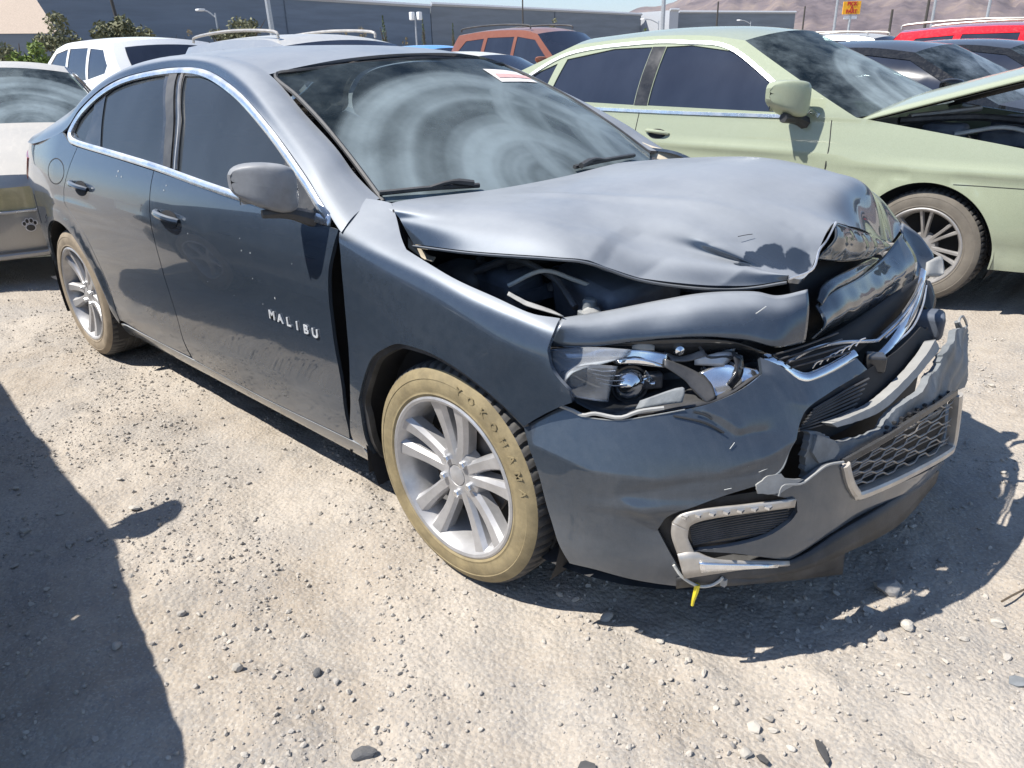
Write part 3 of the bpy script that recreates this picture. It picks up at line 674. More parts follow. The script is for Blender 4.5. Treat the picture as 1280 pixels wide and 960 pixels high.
bump_r = bpanel('front_bumper', [[(656, 534), (702, 509)], [(719, 517), (742, 523), (777, 525), (824, 518), (856, 512)], [(895, 502), (930, 485), (952, 468)], [(950, 447)], [(976, 458), (1005, 477), (1040, 466), (1070, 448)], [(1083, 462)], [(1040, 489), (1010, 508), (1000, 525), (994, 548)], [(986, 560), (975, 588), (946, 607)],
    [(900, 621), (850, 637)], [(832, 648), (822, 664)], [(838, 692), (852, 716)], [(850, 733)], [(790, 724), (745, 712), (712, 704)], [(697, 676), (676, 600), (662, 552)]], PB, car, bump=b_bump, step=.09)
M['pale_edge'] = M['pale_pl']
def bead(name, pts, r, mat, parent): return MB().tube(spl(pts, .012), r, 6).build(name, mat, parent)
bead('torn_edge', [BO(*q, .001) for q in [(719, 517), (742, 523), (777, 525), (824, 518), (856, 512)]], .0018, M['grey_pl'], bump_r)
bead('torn_edge', [BO(*q, .001) for q in [(994, 548), (986, 562), (975, 588), (946, 607)]], .003, M['grey_pl'], bump_r)
# lower valance with torn upper edge
val = bpanel('lower_valance', [[(946, 613), (975, 606), (998, 606)], [(1015, 594), (1032, 582), (1052, 578)], [(1056, 600), (1063, 618), (1075, 624)], [(1130, 602), (1180, 575)], [(1178, 585), (1100, 632), (1040, 666), (986, 700)], [(920, 692), (866, 688)], [(950, 674), (984, 655), (997, 640)], [(996, 626)]], PB, car, step=.12)
bead('torn_edge', [BO(*q, .003) for q in [(972, 619), (978, 606), (1000, 604), (1016, 593), (1033, 581), (1053, 577)]], .0032, M['pale_pl'], val)
bpanel('torn_bracket', [[(944, 606), (958, 595), (975, 592)], [(982, 597), (1004, 598)], [(990, 606), (970, 616), (945, 617)]], M['pale_pl'], val, off=.004, thick=.004, step=.1, jag=.012)
# lip spoiler under the bumper
def lipz(n, pts0, pts1): return sheet(n, [[BO(*q, o) for q, o in pts0], [BO(*q, o) for q, o in pts1]], M['black'], car, 4, 30, .0, thick=.01)
lipz('lip_spoiler', [((845, 722), .0), ((900, 712), .0), ((985, 700), .002), (( 1045, 664), .004), ((1100, 632), .004), ((1172, 588), .0)], [((845, 736), -.005), ((905, 724), .006), ((990, 706), .02), ((1045, 680), .03), ((1110, 646), .03), ((1166, 602), .01)])
sheet('lip_flap', [[BO(855, 722, -.005), BO(920, 715, .0), BO(1050, 676, .015)], [BO(862, 733, .0), BO(945, 721, .02), BO(1040, 701, .04)]], M['black'], car, 4, 20, thick=.006)
sp_ = [(p[0]-n[0]*.055, p[1]-n[1]*.055) for p, n in zip(plan[1:], pn[1:])]; MB().grid([[(x, y, .192) , (min(x, .30), y*.9, .20)] for x, y in sp_]).build('underside_light_block', M['black'], car)  # unseen floor panel added to keep light from leaking below the bumper
# fog lamp pocket
pocket = bpanel('fog_lamp_pocket', [[(818, 656), (850, 634), (998, 612)], [(1002, 645), (975, 690)], [(900, 708), (850, 722)], [(836, 695)]], M['black'], car, off=-.03, thick=.002)
def bsheet(name, A, B, mat, par, o0=.004, o1=.004, nv=24, thick=.008): return sheet(name, [[BO(*q, o0) for q in A], [BO(*q, o1) for q in B]], mat, par, 4, nv, thick=thick)
bsheet('fog_lamp_bezel', [(840, 652), (852, 641), (880, 635), (930, 630), (993, 622)], [(860, 661), (864, 654), (884, 647), (930, 640), (991, 632)], M['satin'], pocket)
bsheet('fog_lamp_bezel', [(840, 652), (839, 668), (846, 690)], [(860, 661), (860, 672), (867, 688)], M['satin'], pocket)
bsheet('fog_lamp_blade', [(846, 690), (867, 688), (900, 698), (984, 700)], [(854, 717), (872, 714), (915, 708), (982, 702)], M['satin'], pocket, .004, .014)
bsheet('fog_lamp_blade_face', [(872, 698), (910, 700), (970, 701)], [(874, 709), (912, 706), (966, 703)], M['chrome_b'], pocket, .014, .018, 10, .003)
bpanel('louvre_panel', [[(860, 662), (880, 650), (930, 641), (990, 633)], [(997, 642), (980, 658), (950, 673)], [(900, 682), (868, 685)], [(861, 675)]], M['gloss'], pocket, off=-.012, thick=.004, step=.1)
for i in range(10):
    t = i/9; l = (862+5*t, 661+23*t); r_ = (989-2*t-46*max(0, t-.45), 637+31*t)
    P = [BO(l[0]+(r_[0]-l[0])*k, l[1]+(r_[1]-l[1])*k-1.5*math.sin(math.pi*k), -.010) for k in np.linspace(0, 1, 8)]
    MB().tube(P, .0024, 5).build('louvre_slat', M['black'], pocket)
for i in range(7): MB().box(BO(856+17*i, 643-1.9*i, .009), (.012, .016, .006)).build('daytime_lamp', M['chrome_b'], pocket, smooth=False, angle=None)
# wire and yellow tie hanging below the corner
wr = [BO(842, 705, .004), BO(852, 717, .01), BO(870, 727, .012), BO(885, 727, .012), BO(896, 722, .012), BO(901, 717, .012)]
MB().tube(spl(wr, .01), .004, 6).build('loose_wire', M['wire'], car); MB().box(BO(902, 722, .014), (.012, .012, .018)).build('wire_clip', M['pale_pl'], car, smooth=False, angle=None)
t0 = BO(870, 728, .012); MB().tube([t0+[0, 0, .006], t0+[.0, -.002, -.01], t0+[-.006, -.002, -.045], t0+[-.008, 0, -.06]], [.008, .007, .0045, .004], 6).build('cable_tie', M['yellow'], car)

# lower grille
M['bar'] = plain('grille_bar_metal', (.30, .28, .26), .4, .6, .3, (.34, .31, .27))
gr = bpanel('lower_grille', [[(1058, 577), (1100, 553), (1150, 522), (1196, 492)], [(1194, 540), (1186, 562)], [(1130, 592), (1074, 613)], [(1062, 598)]], M['void'], car, off=-.03, thick=.002)
fr_px = [(1055, 580), (1060, 600), (1068, 615), (1077, 617), (1130, 594), (1180, 567), (1189, 555), (1194, 525), (1197, 493)]
c_ = [BO(*q, .004) for q in fr_px]; c_ = spl(c_, .012); nn = np.array([BP.normals(np.array([BP.px(*q)]), BSG)[0] for q in fr_px]); nn = crom(nn, np.linspace(0, len(nn)-1, len(c_)))
MB().sweep(c_, nn, [(-.012, -.02), (-.012, .004), (-.006, .009), (.006, .009), (.012, .004), (.012, -.02)]).build('grille_frame', M['satin'], gr)
MB().sweep(spl([BO(1056, 577, .0), BO(1100, 553, .0), BO(1150, 521, .0), BO(1196, 491, .0)], .02), np.tile([.9, -.1, .3], (len(spl([BO(1056, 577, .0), BO(1100, 553, .0), BO(1150, 521, .0), BO(1196, 491, .0)], .02)), 1)), [(-.006, -.012), (-.006, .003), (.006, .003), (.006, -.012)]).build('grille_top_bar', M['gloss'], gr)
nl = 6
for i in range(nl):
    P = []
    for k in np.linspace(.01, .995, 64):
        ph = 4.5*k+.5*(i % 2); t = (i+.5)/nl+(.30/nl)*np.clip(1.8*math.sin(2*math.pi*ph), -1, 1)
        xl = 1058+13*t; yl = 579+33*t; xr = 1196-9*t; yr = 494+68*t; px = xl+(xr-xl)*k; py = yl+(yr-yl)*k+2.*math.sin(math.pi*k)*(t-.3)
        P.append(BO(px, py, -.006))
    MB().tube(P, .0024, 5).build('grille_bar', M['bar'], gr)
    Pm = [BO(1058+13*(i+1)/nl+(138-22*(i+1)/nl)*k, 579+33*(i+1)/nl+(-85+35*(i+1)/nl)*k, -.012) for k in np.linspace(.02, .98, 10)]
    if i < nl-1: MB().tube(Pm, .0022, 5).build('grille_bar', M['bar'], gr)

# torn absorber and beam behind the bumper
ab = bpanel('bumper_absorber', [[(996, 592), (993, 560)], [(1000, 536)], [(1022, 542), (1028, 552)], [(1060, 545), (1088, 534)], [(1096, 522), (1121, 500)], [(1135, 488), (1148, 470)], [(1160, 462), (1168, 440), (1186, 412)], [(1196, 412)], [(1197, 440), (1190, 482)], [(1180, 488)], [(1153, 517), (1121, 534), (1094, 543)], [(1058, 562), (1034, 578)], [(1012, 598)]],
    M['grey_pl'], car, S=BI, off=.03, thick=.02, step=.1, jag=.022, bump=lambda uv: .005*np.sin(4*uv[:, 0]+2*uv[:, 1])+.003*np.sin(7*uv[:, 0]-5*uv[:, 1]))
hm = MB()
for i in range(9):
    for j in range(3):
        px = 1092+i*9.5+j*2-((j % 2)*4); py = 531-i*5.4+j*6.
        if 1088 < px < 1178:
            uv = np.array([BI.px(px, py)]); p = BI(uv)[0]; n = BI.normals(uv, BSG)[0]; hm.box(p+n*.034, (.010, .010, .006))
tag(hm.build('absorber_hole', M['void'], ab, smooth=False, angle=None), kind='stuff')
bpanel('absorber_block', [[(998, 560), (1004, 540)], [(1024, 546)], [(1030, 556), (1024, 566)], [(1006, 572)]], M['grey_pl'], ab, S=BI, off=.045, thick=.03, step=.1)
bpanel('bumper_beam', [[(1034, 529), (1075, 513), (1099, 499), (1132, 468)], [(1152, 444), (1164, 425)], [(1168, 438), (1155, 454), (1134, 478)], [(1102, 509), (1075, 523), (1042, 533)]], M['pale_pl'], car, S=BI, off=.012, thick=.03, step=.1, jag=.008)
bpanel('grille_shutter', [[(1000, 535), (1012, 512), (1050, 490), (1085, 468)], [(1130, 440), (1165, 405)], [(1180, 420), (1165, 452), (1120, 505), (1060, 545), (1005, 560)]], M['void'], car, S=BI, off=-.03, thick=.004, step=.15)
for i in range(8):
    MB().tube([BO(1004+3.0*i, 536-4.2*i+6, -.022, BI), BO(1045+4*i, 525-6.5*i+5, -.022, BI), BO(1075+3*i, 515-6.5*i+3, -.022, BI)], .003, 5).build('shutter_slat', M['black'], car)
bead('bumper_side_edge', [BO(*q, .0, BI) for q in [(1196, 402), (1201, 425), (1200, 460), (1198, 492)]], .008, M['grey_pl'], ab)
bead('torn_edge', [BO(*q, .01, BI) for q in [(1196, 412), (1204, 408), (1199, 396), (1194, 402), (1198, 412)]], .004, M['pale_pl'], ab)
# upper grille: displaced chrome surround and mesh
def ribbon(name, pts, wdt, mat, parent, up=(0, 0, 1), th=.006):
    P = spl(pts, .012); f_ = np.tile([.75, -.25, .6], (len(P), 1)); f_ /= np.linalg.norm(f_, axis=1)[:, None]
    h = wdt/2; return MB().sweep(P, f_, [(-h, -th), (-h, 0), (-h*.5, th*.6), (h*.5, th*.6), (h, 0), (h, -th)]).build(name, mat, parent, angle=50)
ug = sheet('upper_grille', [Rr((955, 447, -.42), (1010, 430, -.25), (1060, 405, -.05), (1110, 372, .2), (1150, 345, .48)), Rr((1005, 474, -.30), (1040, 462, -.2), (1085, 430, .0), (1118, 400, .22), (1153, 352, .48))], M['void'], car, 4, 12)
up = np.array([.03, -.01, .02])
ribbon('grille_chrome', Rr((948, 446, -.43), (963, 448, -.41), (977, 456, -.385), (992, 466, -.35), (1006, 471, -.32), (1018, 469, -.29), (1042, 458, -.22), (1070, 442, -.12)), .024, M['chrome_b'], ug)
ribbon('grille_chrome', Rr((1094, 452, -.05), (1112, 434, .03), (1128, 412, .14), (1141, 391, .27), (1149, 366, .40), (1155, 338, .52)), .026, M['chrome_b'], ug)
ribbon('grille_chrome', Rr((1085, 464, -.10), (1060, 479, -.20), (1034, 495, -.29), (1014, 509, -.36), (1003, 524, -.40), (994, 547, -.43)), .013, M['chrome_b'], ug)
def thin(pts, r=.0035, m='chrome'): return MB().tube(spl([p+up*.4 for p in Rr(*pts)], .015), r, 6).build('grille_bar', M[m], ug)
thin([(980, 454, -.36), (1010, 438, -.27), (1045, 430, -.15), (1086, 428, .0), (1096, 423, .05), (1122, 398, .2), (1143, 368, .38)], .005)
for a in range(4):
    o = 4*a; thin([(960+8*a, 446+5*a, -.41+.02*a), (1000+6*a, 434+6*a, -.29), (1042+5*a, 418+8*a, -.14)], .0028, 'darkmetal')
for a in range(4): thin([(1096+a*5, 420-1+a*5, .05), (1120+a*5, 396+a*5, .19), (1136+a*4, 372+a*4, .32), (1147+a*2, 350+a*3, .45)], .0028, 'chrome' if a % 2 else 'darkmetal')
for i in range(7):
    a = (1010+i*9, 462-i*4.6, -.28+.025*i); thin([a, (a[0]+5, a[1]-7, a[2]+.01), (a[0]+12, a[1]-10, a[2]+.03)], .002)
bx = MB().box(Q(1085, 455, y=-.08)+up*.6, (.05, .05, .045), Matrix.Rotation(.5, 3, 'Z')).build('grille_clip', M['gloss'], ug, bevel=.006)

# headlamp
hl = sheet('headlamp', [Rr((690, 434, -.79), (760, 430, -.72), (840, 424, -.64), (910, 426, -.55), (955, 440, -.47)), Rr((685, 446, -.78), (760, 470, -.66), (840, 470, -.57), (900, 462, -.50), (955, 452, -.45)), Rr((716, 502, -.82), (760, 520, -.78), (840, 513, -.71), (900, 500, -.63), (952, 467, -.52))], M['gloss'], car, 10, 20)
M['lens'] = glass_clear('clear_lens', (.93, .95, .97), .03, .12, .9)
M['lens_smoky'] = glass_clear('broken_lens', (.85, .88, .9), .06, .22, .75)
sheet('lens_shard', [Rr((687, 437, -.825), (740, 434, -.77), (790, 437, -.71)), Rr((690, 455, -.84), (720, 452, -.81), (780, 447, -.73)), Rr((705, 482, -.86), (711, 470, -.85), (718, 462, -.84))], M['lens_smoky'], hl, 10, 12)
sheet('lamp_brightwork', [Rr((692, 437, -.80), (740, 434, -.745), (800, 437, -.68), (835, 442, -.64)), Rr((706, 449, -.80), (750, 447, -.745), (795, 450, -.69), (832, 458, -.655))], M['chrome_b'], hl, 6, 20, .002, 30)
sheet('lamp_brightwork', [Rr((762, 448, -.73), (800, 448, -.70), (832, 458, -.66)), Rr((768, 455, -.73), (800, 456, -.70), (834, 460, -.66))], M['chrome_b'], hl, 4, 8)
sheet('lens_shard', [Rr((702, 465, -.845), (735, 456, -.81), (772, 458, -.77)), Rr((705, 480, -.85), (735, 485, -.815), (765, 480, -.78)), Rr((716, 496, -.85), (745, 501, -.82), (760, 502, -.80))], M['lens'], hl, 8, 10)
pc = Q(787, 480, y=-.70); ax = np.array([.72, -.62, .1]); ax /= np.linalg.norm(ax); zq = Vector(ax).to_track_quat('Z', 'Y')
pj = MB().lathe([(.047, -.06), (.050, -.005), (.047, .004), (.042, .004), (.040, -.004)], 36).build('projector_ring', M['gloss'], hl); pj.location = pc; pj.rotation_mode = 'QUATERNION'; pj.rotation_quaternion = zq
pj = MB().lathe([(.040, -.004), (.034, .010), (.022, .019), (.001, .023)], 32).build('projector_lens', M['chrome_b'], hl); pj.location = pc; pj.rotation_mode = 'QUATERNION'; pj.rotation_quaternion = zq
MB().box(Q(815, 475, y=-.65), (.03, .05, .04), Matrix.Rotation(-.7, 3, 'Z')).build('lamp_module', M['darkmetal'], hl, bevel=.006)
sheet('lens_shard', [Rr((800, 501, -.76), (850, 484, -.70), (856, 492, -.70)), Rr((794, 512, -.775), (830, 506, -.735), (853, 503, -.71))], M['grey_pl'], hl, 6, 8)
bead('lens_edge', [BO(*q, .004) for q in [(700, 507), (716, 513), (730, 519), (745, 517), (775, 522), (800, 514), (830, 510)]], .005, M['pale_pl'], hl)
# inner reflector
sheet('lamp_reflector', [Rr((872, 466, -.60), (905, 455, -.56), (946, 462, -.52)), Rr((885, 480, -.60), (915, 475, -.56), (950, 470, -.52)), Rr((893, 497, -.62), (915, 490, -.585), (945, 477, -.535))], M['chrome_b'], hl, 10, 12, .004, 50, seed=6)
sheet('lamp_divider', [Rr((915, 440, -.55), (928, 445, -.53)), Rr((920, 462, -.57), (928, 468, -.55)), Rr((908, 480, -.60), (915, 486, -.59))], M['gloss'], hl, 8, 4)
sheet('lamp_arm', [Rr((830, 448, -.66), (865, 462, -.62), (888, 478, -.61), (895, 498, -.63)), Rr((830, 458, -.67), (855, 475, -.65), (868, 490, -.65), (885, 505, -.65))], M['gloss'], hl, 6, 16)
sheet('lamp_brightwork', [Rr((868, 449, -.60), (900, 440, -.56), (922, 441, -.53)), Rr((868, 456, -.60), (900, 458, -.57), (905, 458, -.56))], M['alloy'], hl, 5, 8)
sheet('lamp_brightwork', [Rr((790, 432, -.69), (805, 428, -.67), (818, 432, -.655)), Rr((790, 437, -.69), (805, 438, -.675), (818, 438, -.66))], M['pale_pl'], hl, 4, 6)
b_ = MB().lathe([(.012, -.01), (.014, 0), (.011, .012), (.001, .016)], 16).build('lamp_bulb', M['chrome_b'], hl); b_.location = Q(848, 437, y=-.62); b_.rotation_mode = 'QUATERNION'; b_.rotation_quaternion = zq
sheet('lamp_cover', [Rr((830, 440, -.63), (850, 446, -.61), (880, 437, -.58)), Rr((840, 452, -.64), (862, 451, -.61), (882, 445, -.585))], M['darkmetal'], hl, 5, 10)

rs = np.random.default_rng(12)
for i in range(16):
    px_ = rs.uniform(770, 935); py_ = 446+ (px_-770)*.02+rs.uniform(-10, 34); y_ = -.70+.19*(px_-770)/165+rs.uniform(-.02, .02); s_ = rs.uniform(7, 18); a_ = rs.uniform(-.6, .9)
    c0, s0 = math.cos(a_), math.sin(a_); q4 = [(px_+s_*(u*c0-v*.35*s0), py_+s_*(u*s0+v*.35*c0), y_+rs.uniform(-.012, .012)) for u, v in ((-1, -1), (1, -.6), (.7, 1), (-.8, .7))]
    sheet('lamp_fragment', [Rr(q4[0], q4[1]), Rr(q4[3], q4[2])], M[['chrome_b', 'lens', 'gloss', 'darkmetal', 'chrome_b', 'grey_pl'][i % 6]], hl, 3, 3, thick=.002)
for i in range(5):
    a0 = Q(730+i*5, 455+i*6, y=-.80+.01*i); MB().tube([a0, a0+[.03, .015, -.004], a0+[.055, .035, -.002]], .0018, 5).build('lens_rib', M['chrome'], hl)
MB().tube(spl(Rr((872, 430, -.58), (885, 446, -.58), (910, 446, -.55), (925, 455, -.53), (918, 475, -.56)), .01), .004, 6).build('lamp_wire', M['black'], hl)
bead('torn_edge', [p+np.array([.004, 0, .003]) for p in Rr((984, 350, -.41), (1013, 338, -.30), (1022, 314, -.24), (1031, 302, -.19), (1043, 279, -.12))], .003, M['chrome'], hd)
bead('bonnet_hem', [p+np.array([0, -.002, -.006]) for p in e0], .004, M['paint_clean'], hd)
# engine bay
bay = MB().grid([[(x, y*k_, z) for x, z, k_ in ((-.38, .96, 1), (-.36, .55, 1), (.35, .48, 1), (.70, .45, .68))] for y in np.linspace(-.78, .78, 6)]).build('engine_bay', M['void'], car)
MB().grid([[(x, -.79, z) for z in (.4, .84)] for x in (-.36, .0, .22)]).build('inner_wing', M['void'], car)
MB().grid([[(x, .79, z) for z in (.4, .9)] for x in (-.36, .0, .3)]).build('inner_wing', M['void'], car)
def blob_box(name, c, d, rz, mat, bev=.02, ry=0, rx=0): 
    o = MB().box((0, 0, 0), d).build(name, mat, car, angle=40); o.location = c; o.rotation_euler = (rx, ry, rz); m = o.modifiers.new('b', 'BEVEL'); m.width = bev; m.segments = 3; return o
leak_blk = MB().box((.44, 0, .50), (.26, 1.0, .46)).box((.66, .02, .44), (.26, .86, .32)).build('nose_light_block', M['void'], car, smooth=False, angle=None)  # unseen boxes added to stop light leaking through the nose onto the ground
blob_box('air_filter_box', Q(768, 360, y=-.50)+[-.02, .03, -.03], (.30, .24, .16), -.30, M['engine'], .03, .06, .16)
blob_box('air_filter_lid', Q(752, 344, y=-.46)+[-.03, .04, -.005], (.24, .20, .03), -.30, M['engine'], .012, .06, .16)
blob_box('intake_duct', Q(838, 384, y=-.42)+[0, 0, -.03], (.2, .2, .09), .3, M['engine'], .02)
blob_box('fluid_reservoir', Q(628, 346, y=-.60)+[.0, .03, -.03], (.20, .13, .12), -.2, M['engine'], .03, 0, .2)
blob_box('strut_tower', Q(578, 332, y=-.62)+[-.02, .03, -.05], (.18, .15, .10), .2, M['darkmetal'], .04)
blob_box('engine_cover', (.12, .05, .80), (.6, .55, .14), 0, M['engine'], .05)
for a_ in (dict(p=[(-.05, -.60, .88), (.02, -.52, .90), (.10, -.40, .87), (.2, -.25, .84)], r=.022, m='black'), dict(p=[(-.12, -.66, .86), (.0, -.62, .905), (.14, -.62, .88), (.25, -.66, .83)], r=.009, m='darkmetal'), dict(p=[(.05, -.70, .86), (.12, -.64, .90), (.2, -.60, .88), (.32, -.55, .84)], r=.006, m='wire'), dict(p=[(.30, -.45, .87), (.40, -.36, .86), (.5, -.30, .82)], r=.03, m='engine')):
    MB().tube(spl(a_['p'], .02), a_['r'], 9).build('engine_hose', M[a_['m']], car)
for t_ in np.linspace(0, 1, 8): MB().box(Q(650+14*t_, 362+7*t_, y=-.60)+[0, .02, -.005], (.012, .12, .03), Matrix.Rotation(-.2, 3, 'Z')).build('reservoir_rib', M['engine'], car, smooth=False, angle=None)
for px_, py_, y_ in ((668, 350, -.52), (690, 358, -.54), (700, 345, -.48), (600, 325, -.56), (640, 334, -.52)):
    o = MB().lathe([(.014, -.01), (.014, .006), (.008, .010), (.001, .010)], 10).build('engine_bolt', M['darkmetal'], car); o.location = Q(px_, py_, y=y_)
cp = MB().lathe([(.030, -.03), (.030, -.01), (.018, -.008), (.018, .018), (.014, .022), (.001, .023)], 20).build('filler_cap', M['grey_pl'], car); cp.location = Q(737, 384, y=-.66)
sheet('filler_bracket', [Rr((725, 395, -.68), (732, 385, -.68), (748, 384, -.65)), Rr((722, 400, -.69), (735, 394, -.685), (752, 392, -.66))], M['pale_pl'], car, 4, 6)
sheet('fender_bracket', [Rr((636, 365, -.80), (660, 377, -.79), (690, 388, -.77)), Rr((634, 369, -.81), (660, 383, -.80), (705, 396, -.775))], M['pale_pl'], car, 6, 16, .005, 60)
sheet('bonnet_hinge', [Rr((510, 297, -.76), (524, 308, -.75), (534, 318, -.745), (545, 322, -.74)), Rr((510, 309, -.78), (520, 317, -.77), (532, 325, -.765), (541, 327, -.76))], M['cream'], car, 5, 12, .004, 60)
sheet('scuttle_edge', [Rr((491, 262, -.77), (498, 282, -.775), (507, 305, -.78)), Rr((495, 262, -.74), (506, 284, -.74), (512, 300, -.74))], M['void'], car, 4, 8)
# fascia pieces on the left corner
blob_box('crash_can', Q(1168, 400, y=.55)+[-.05, 0, -.02], (.16, .10, .09), .3, M['engine'], .02)
sheet('fascia_shard', [Rr((1135, 365, .55), (1160, 350, .62), (1170, 375, .62)), Rr((1120, 395, .45), (1150, 385, .55), (1166, 398, .58))], M['gloss'], car, 6, 8)
sheet('pillar_reflection', [Rr((803, 178, .74), (820, 184, .76), (858, 194, .80)), Rr((803, 200, .72), (825, 203, .74), (845, 203, .78))], M['cream'], car, 5, 10)  # cream sheet painting a beige reflection at the far pillar's base
sheet('washer_bottle', [Rr((1158, 328, .70), (1176, 320, .76), (1180, 335, .76)), Rr((1156, 345, .66), (1172, 346, .72), (1180, 342, .74))], M['pale_pl'], car, 6, 8, .01, 40)

# chips, scratches and scuffs in the paint
M['chip'] = plain('bare_primer_chip', (.42, .43, .43), .6); M['scratch_d'] = plain('dark_scratch', (.02, .022, .025), .6)
def chip(S, sgn, px, py, r_, mat='chip', par=car, seed=0, sc=(1, 1)):
    u, v = S.px(px, py); rr = random.Random(int(px*31+py)); n = 7; L = [(u+r_*rr.uniform(.5, 1.2)*math.cos(2*math.pi*i/n)/sc[0], v+r_*rr.uniform(.5, 1.6)*math.sin(2*math.pi*i/n)/sc[1]) for i in range(n)]
    panel('paint_chip', S, [(u+(a-u)*.45, v+(b-v)*.5) for a, b in L], M[mat], par, step=.5, thick=0, off=.0012, sgn=sgn, scale=sc)
for px, py, r_ in [(148, 214, .010), (152, 221, .007), (146, 220, .006), (302, 313, .006), (313, 316, .007), (344, 373, .008), (329, 380, .004), (316, 348, .004), (293, 369, .003), (235, 292, .005), (300, 298, .004), (260, 352, .003), (205, 238, .006), (208, 232, .005), (365, 330, .003)]: chip(SIDE, SGN, px, py, r_)
def scratch(S, sgn, pts, w_, mat, par, off=.0015): uv = np.array(S.pxs(pts)); P = spl(S(uv), .01); N = np.tile(S.normals(uv[:1], sgn)[0], (len(P), 1)); MB().sweep(P+N*off, N, [(-w_/2, -.001), (-w_/4, .0004), (w_/4, .0004), (w_/2, -.001)]).build('scratch', M[mat], par)
for q in ([(935, 583), (965, 570), (985, 558)], [(948, 590), (970, 581)], [(912, 561), (918, 553)], [(905, 612), (914, 610)]): scratch(BP, BSG, q, .0011, 'chip', bump_r, .0018)
for q in ([(842, 520), (880, 528), (905, 541)], [(868, 515), (882, 519), (890, 524)]): scratch(BP, BSG, q, .005, 'scratch_d', bump_r, .003)
for q in ([(922, 297), (932, 295), (940, 294)], [(872, 336), (882, 332)]): scratch(HOOD, HSG, q, .0014, 'scratch_d', hd, .004)
for q in ([(944, 395), (950, 391), (957, 386)], [(790, 410), (798, 408)]):
    P = Rr(*[(a, b, -.545) for a, b in q]); MB().tube([p+np.array([.004, -.006, .008]) for p in P], .0012, 5).build('scratch', M['chip'], hd)
# ------------------------------------------------------------------ rest of the crashed sedan
wheel(car, 0, -.905, .335, -1, lettering='YOKOHAMA'); wheel(car, -2.829, -.905, .335, -1, sw='sidewall2', spin=.5)
wheel(car, 0, .905, .335, 1, sw='sidewall2'); wheel(car, -2.829, .905, .335, 1, sw='sidewall2')
# door mirrors
def mirror(parent, base, s, mat, scale=1., dx=.06, wd=1., ft=(.042, .024), sq=.6):
    """housing sections from inboard to outboard: (outboard, z low, z high, back x, front x)"""
    secs = [(0, .02, .115, -.035, .03), (.02, .0, .14, -.05, .055), (.07, -.006, .148, -.05, .07), (.13, .012, .152, -.05, .062), (.18, .035, .150, -.047, .045), (.215, .055, .138, -.04, .015), (.228, .075, .12, -.03, -.01)]
    G = []
    for o, z0, z1, x0, x1 in secs:
        h = (z1-z0)/2; zc_ = (z0+z1)/2; ring_ = []
        for k in range(20):
            a = 2*math.pi*k/20; c, sn = math.cos(a), math.sin(a); c = math.copysign(abs(c)**sq, c); sn = math.copysign(abs(sn)**sq, sn)
            x = (x1*c if c > 0 else -x0*c)-o*dx/.2; ring_.append((base[0]+scale*x, base[1]+s*scale*wd*o, base[2]+scale*(zc_+h*sn)))
        G.append(ring_+[ring_[0]])
    G = np.array(G); mb = MB().grid(G); n = G.shape[1]
    for e in (0, -1): mb.add(G[e][:-1], [tuple(range(20)) if e else tuple(range(19, -1, -1))])
    o_ = mb.build('door_mirror', mat, parent, angle=50); m = o_.modifiers.new('s', 'SUBSURF'); m.levels = m.render_levels = 1
    MB().box((base[0]-scale*.045-.04*scale, base[1]+s*scale*wd*.11, base[2]+scale*.075), (.006, .17*scale*wd, .10*scale)).build('mirror_glass', M['chrome_b'], o_, smooth=False, angle=None)
    foot = [(base[0]+.03*scale, base[1]-s*.10*scale, base[2]-.055*scale), (base[0]+.01*scale, base[1]-s*.04*scale, base[2]-.03*scale), (base[0]-.01*scale, base[1]+s*.02*scale, base[2]-.008*scale), (base[0]-.03*scale, base[1]+s*.10*scale, base[2]-.002*scale)]
    MB().tube(spl(foot, .02), np.linspace(*ft, len(spl(foot, .02)))*scale, 8).build('mirror_foot', M['black'], o_)
    return o_
M['paint_mirror'] = plain('dusty_mirror_housing', (.16, .165, .175), .42, .2, .5, (.33, .34, .355))
mirror(car, (-.585, -.93, 1.025), -1, M['paint_mirror'], .93, wd=.70, ft=(.032, .013), sq=.42)
# door handles in their cups
def handle(parent, S, x, z, mat, sgn, L=.19, flip=1):
    uv = np.array([(x-L/2, z+.006), (x-L*.3, z+.002), (x, z-.002), (x+L*.3, z-.006), (x+L/2, z-.010)]); P = S(uv); N = S.normals(uv, sgn); off = np.array([.006, .028, .034, .028, .006])[:, None]
    P = (P+N*off)*[1, flip, 1]; c = MB().tube(spl(P, .02), [.010]+[.0125]*(len(spl(P, .02))-2)+[.010], 8).build('door_handle', mat, parent)
    el = [(x+.075*math.cos(a)*(1 if L > .1 else .5), z-.012+.033*math.sin(a)) for a in np.linspace(0, 2*math.pi, 20)[:-1]]
    o = panel('handle_cup', S, el, M['void'], c, step=.03, thick=.0, off=.0015, sgn=sgn)
    if flip < 0: o.scale = (1, -1, 1)
    return c
for fl in (1, -1):
    for (x, z) in ((SIDE.px(101, 232)), (SIDE.px(211, 270))): handle(car, SIDE, x-.0, z, M['paint_clean'], SGN, flip=fl)
# badge letters on the door
M['badge'] = plain('badge_chrome', (.72, .74, .76), .3, .35)
a, b = SIDE.px(341, 394), SIDE.px(395, 417)
for i, ch in enumerate('MALIBU'):
    V, F = text_mesh(ch, .040, .003, .0010); t = i/5; x = a[0]+(b[0]-a[0])*t; z = a[1]+(b[1]-a[1])*t; y = -float(side_w(x, z))
    V2 = np.stack([V[:, 0]*1.25+x, y-V[:, 2]-.003, V[:, 1]+z], 1); mesh_obj('badge_letter', V2, F, M['badge'], car, False)
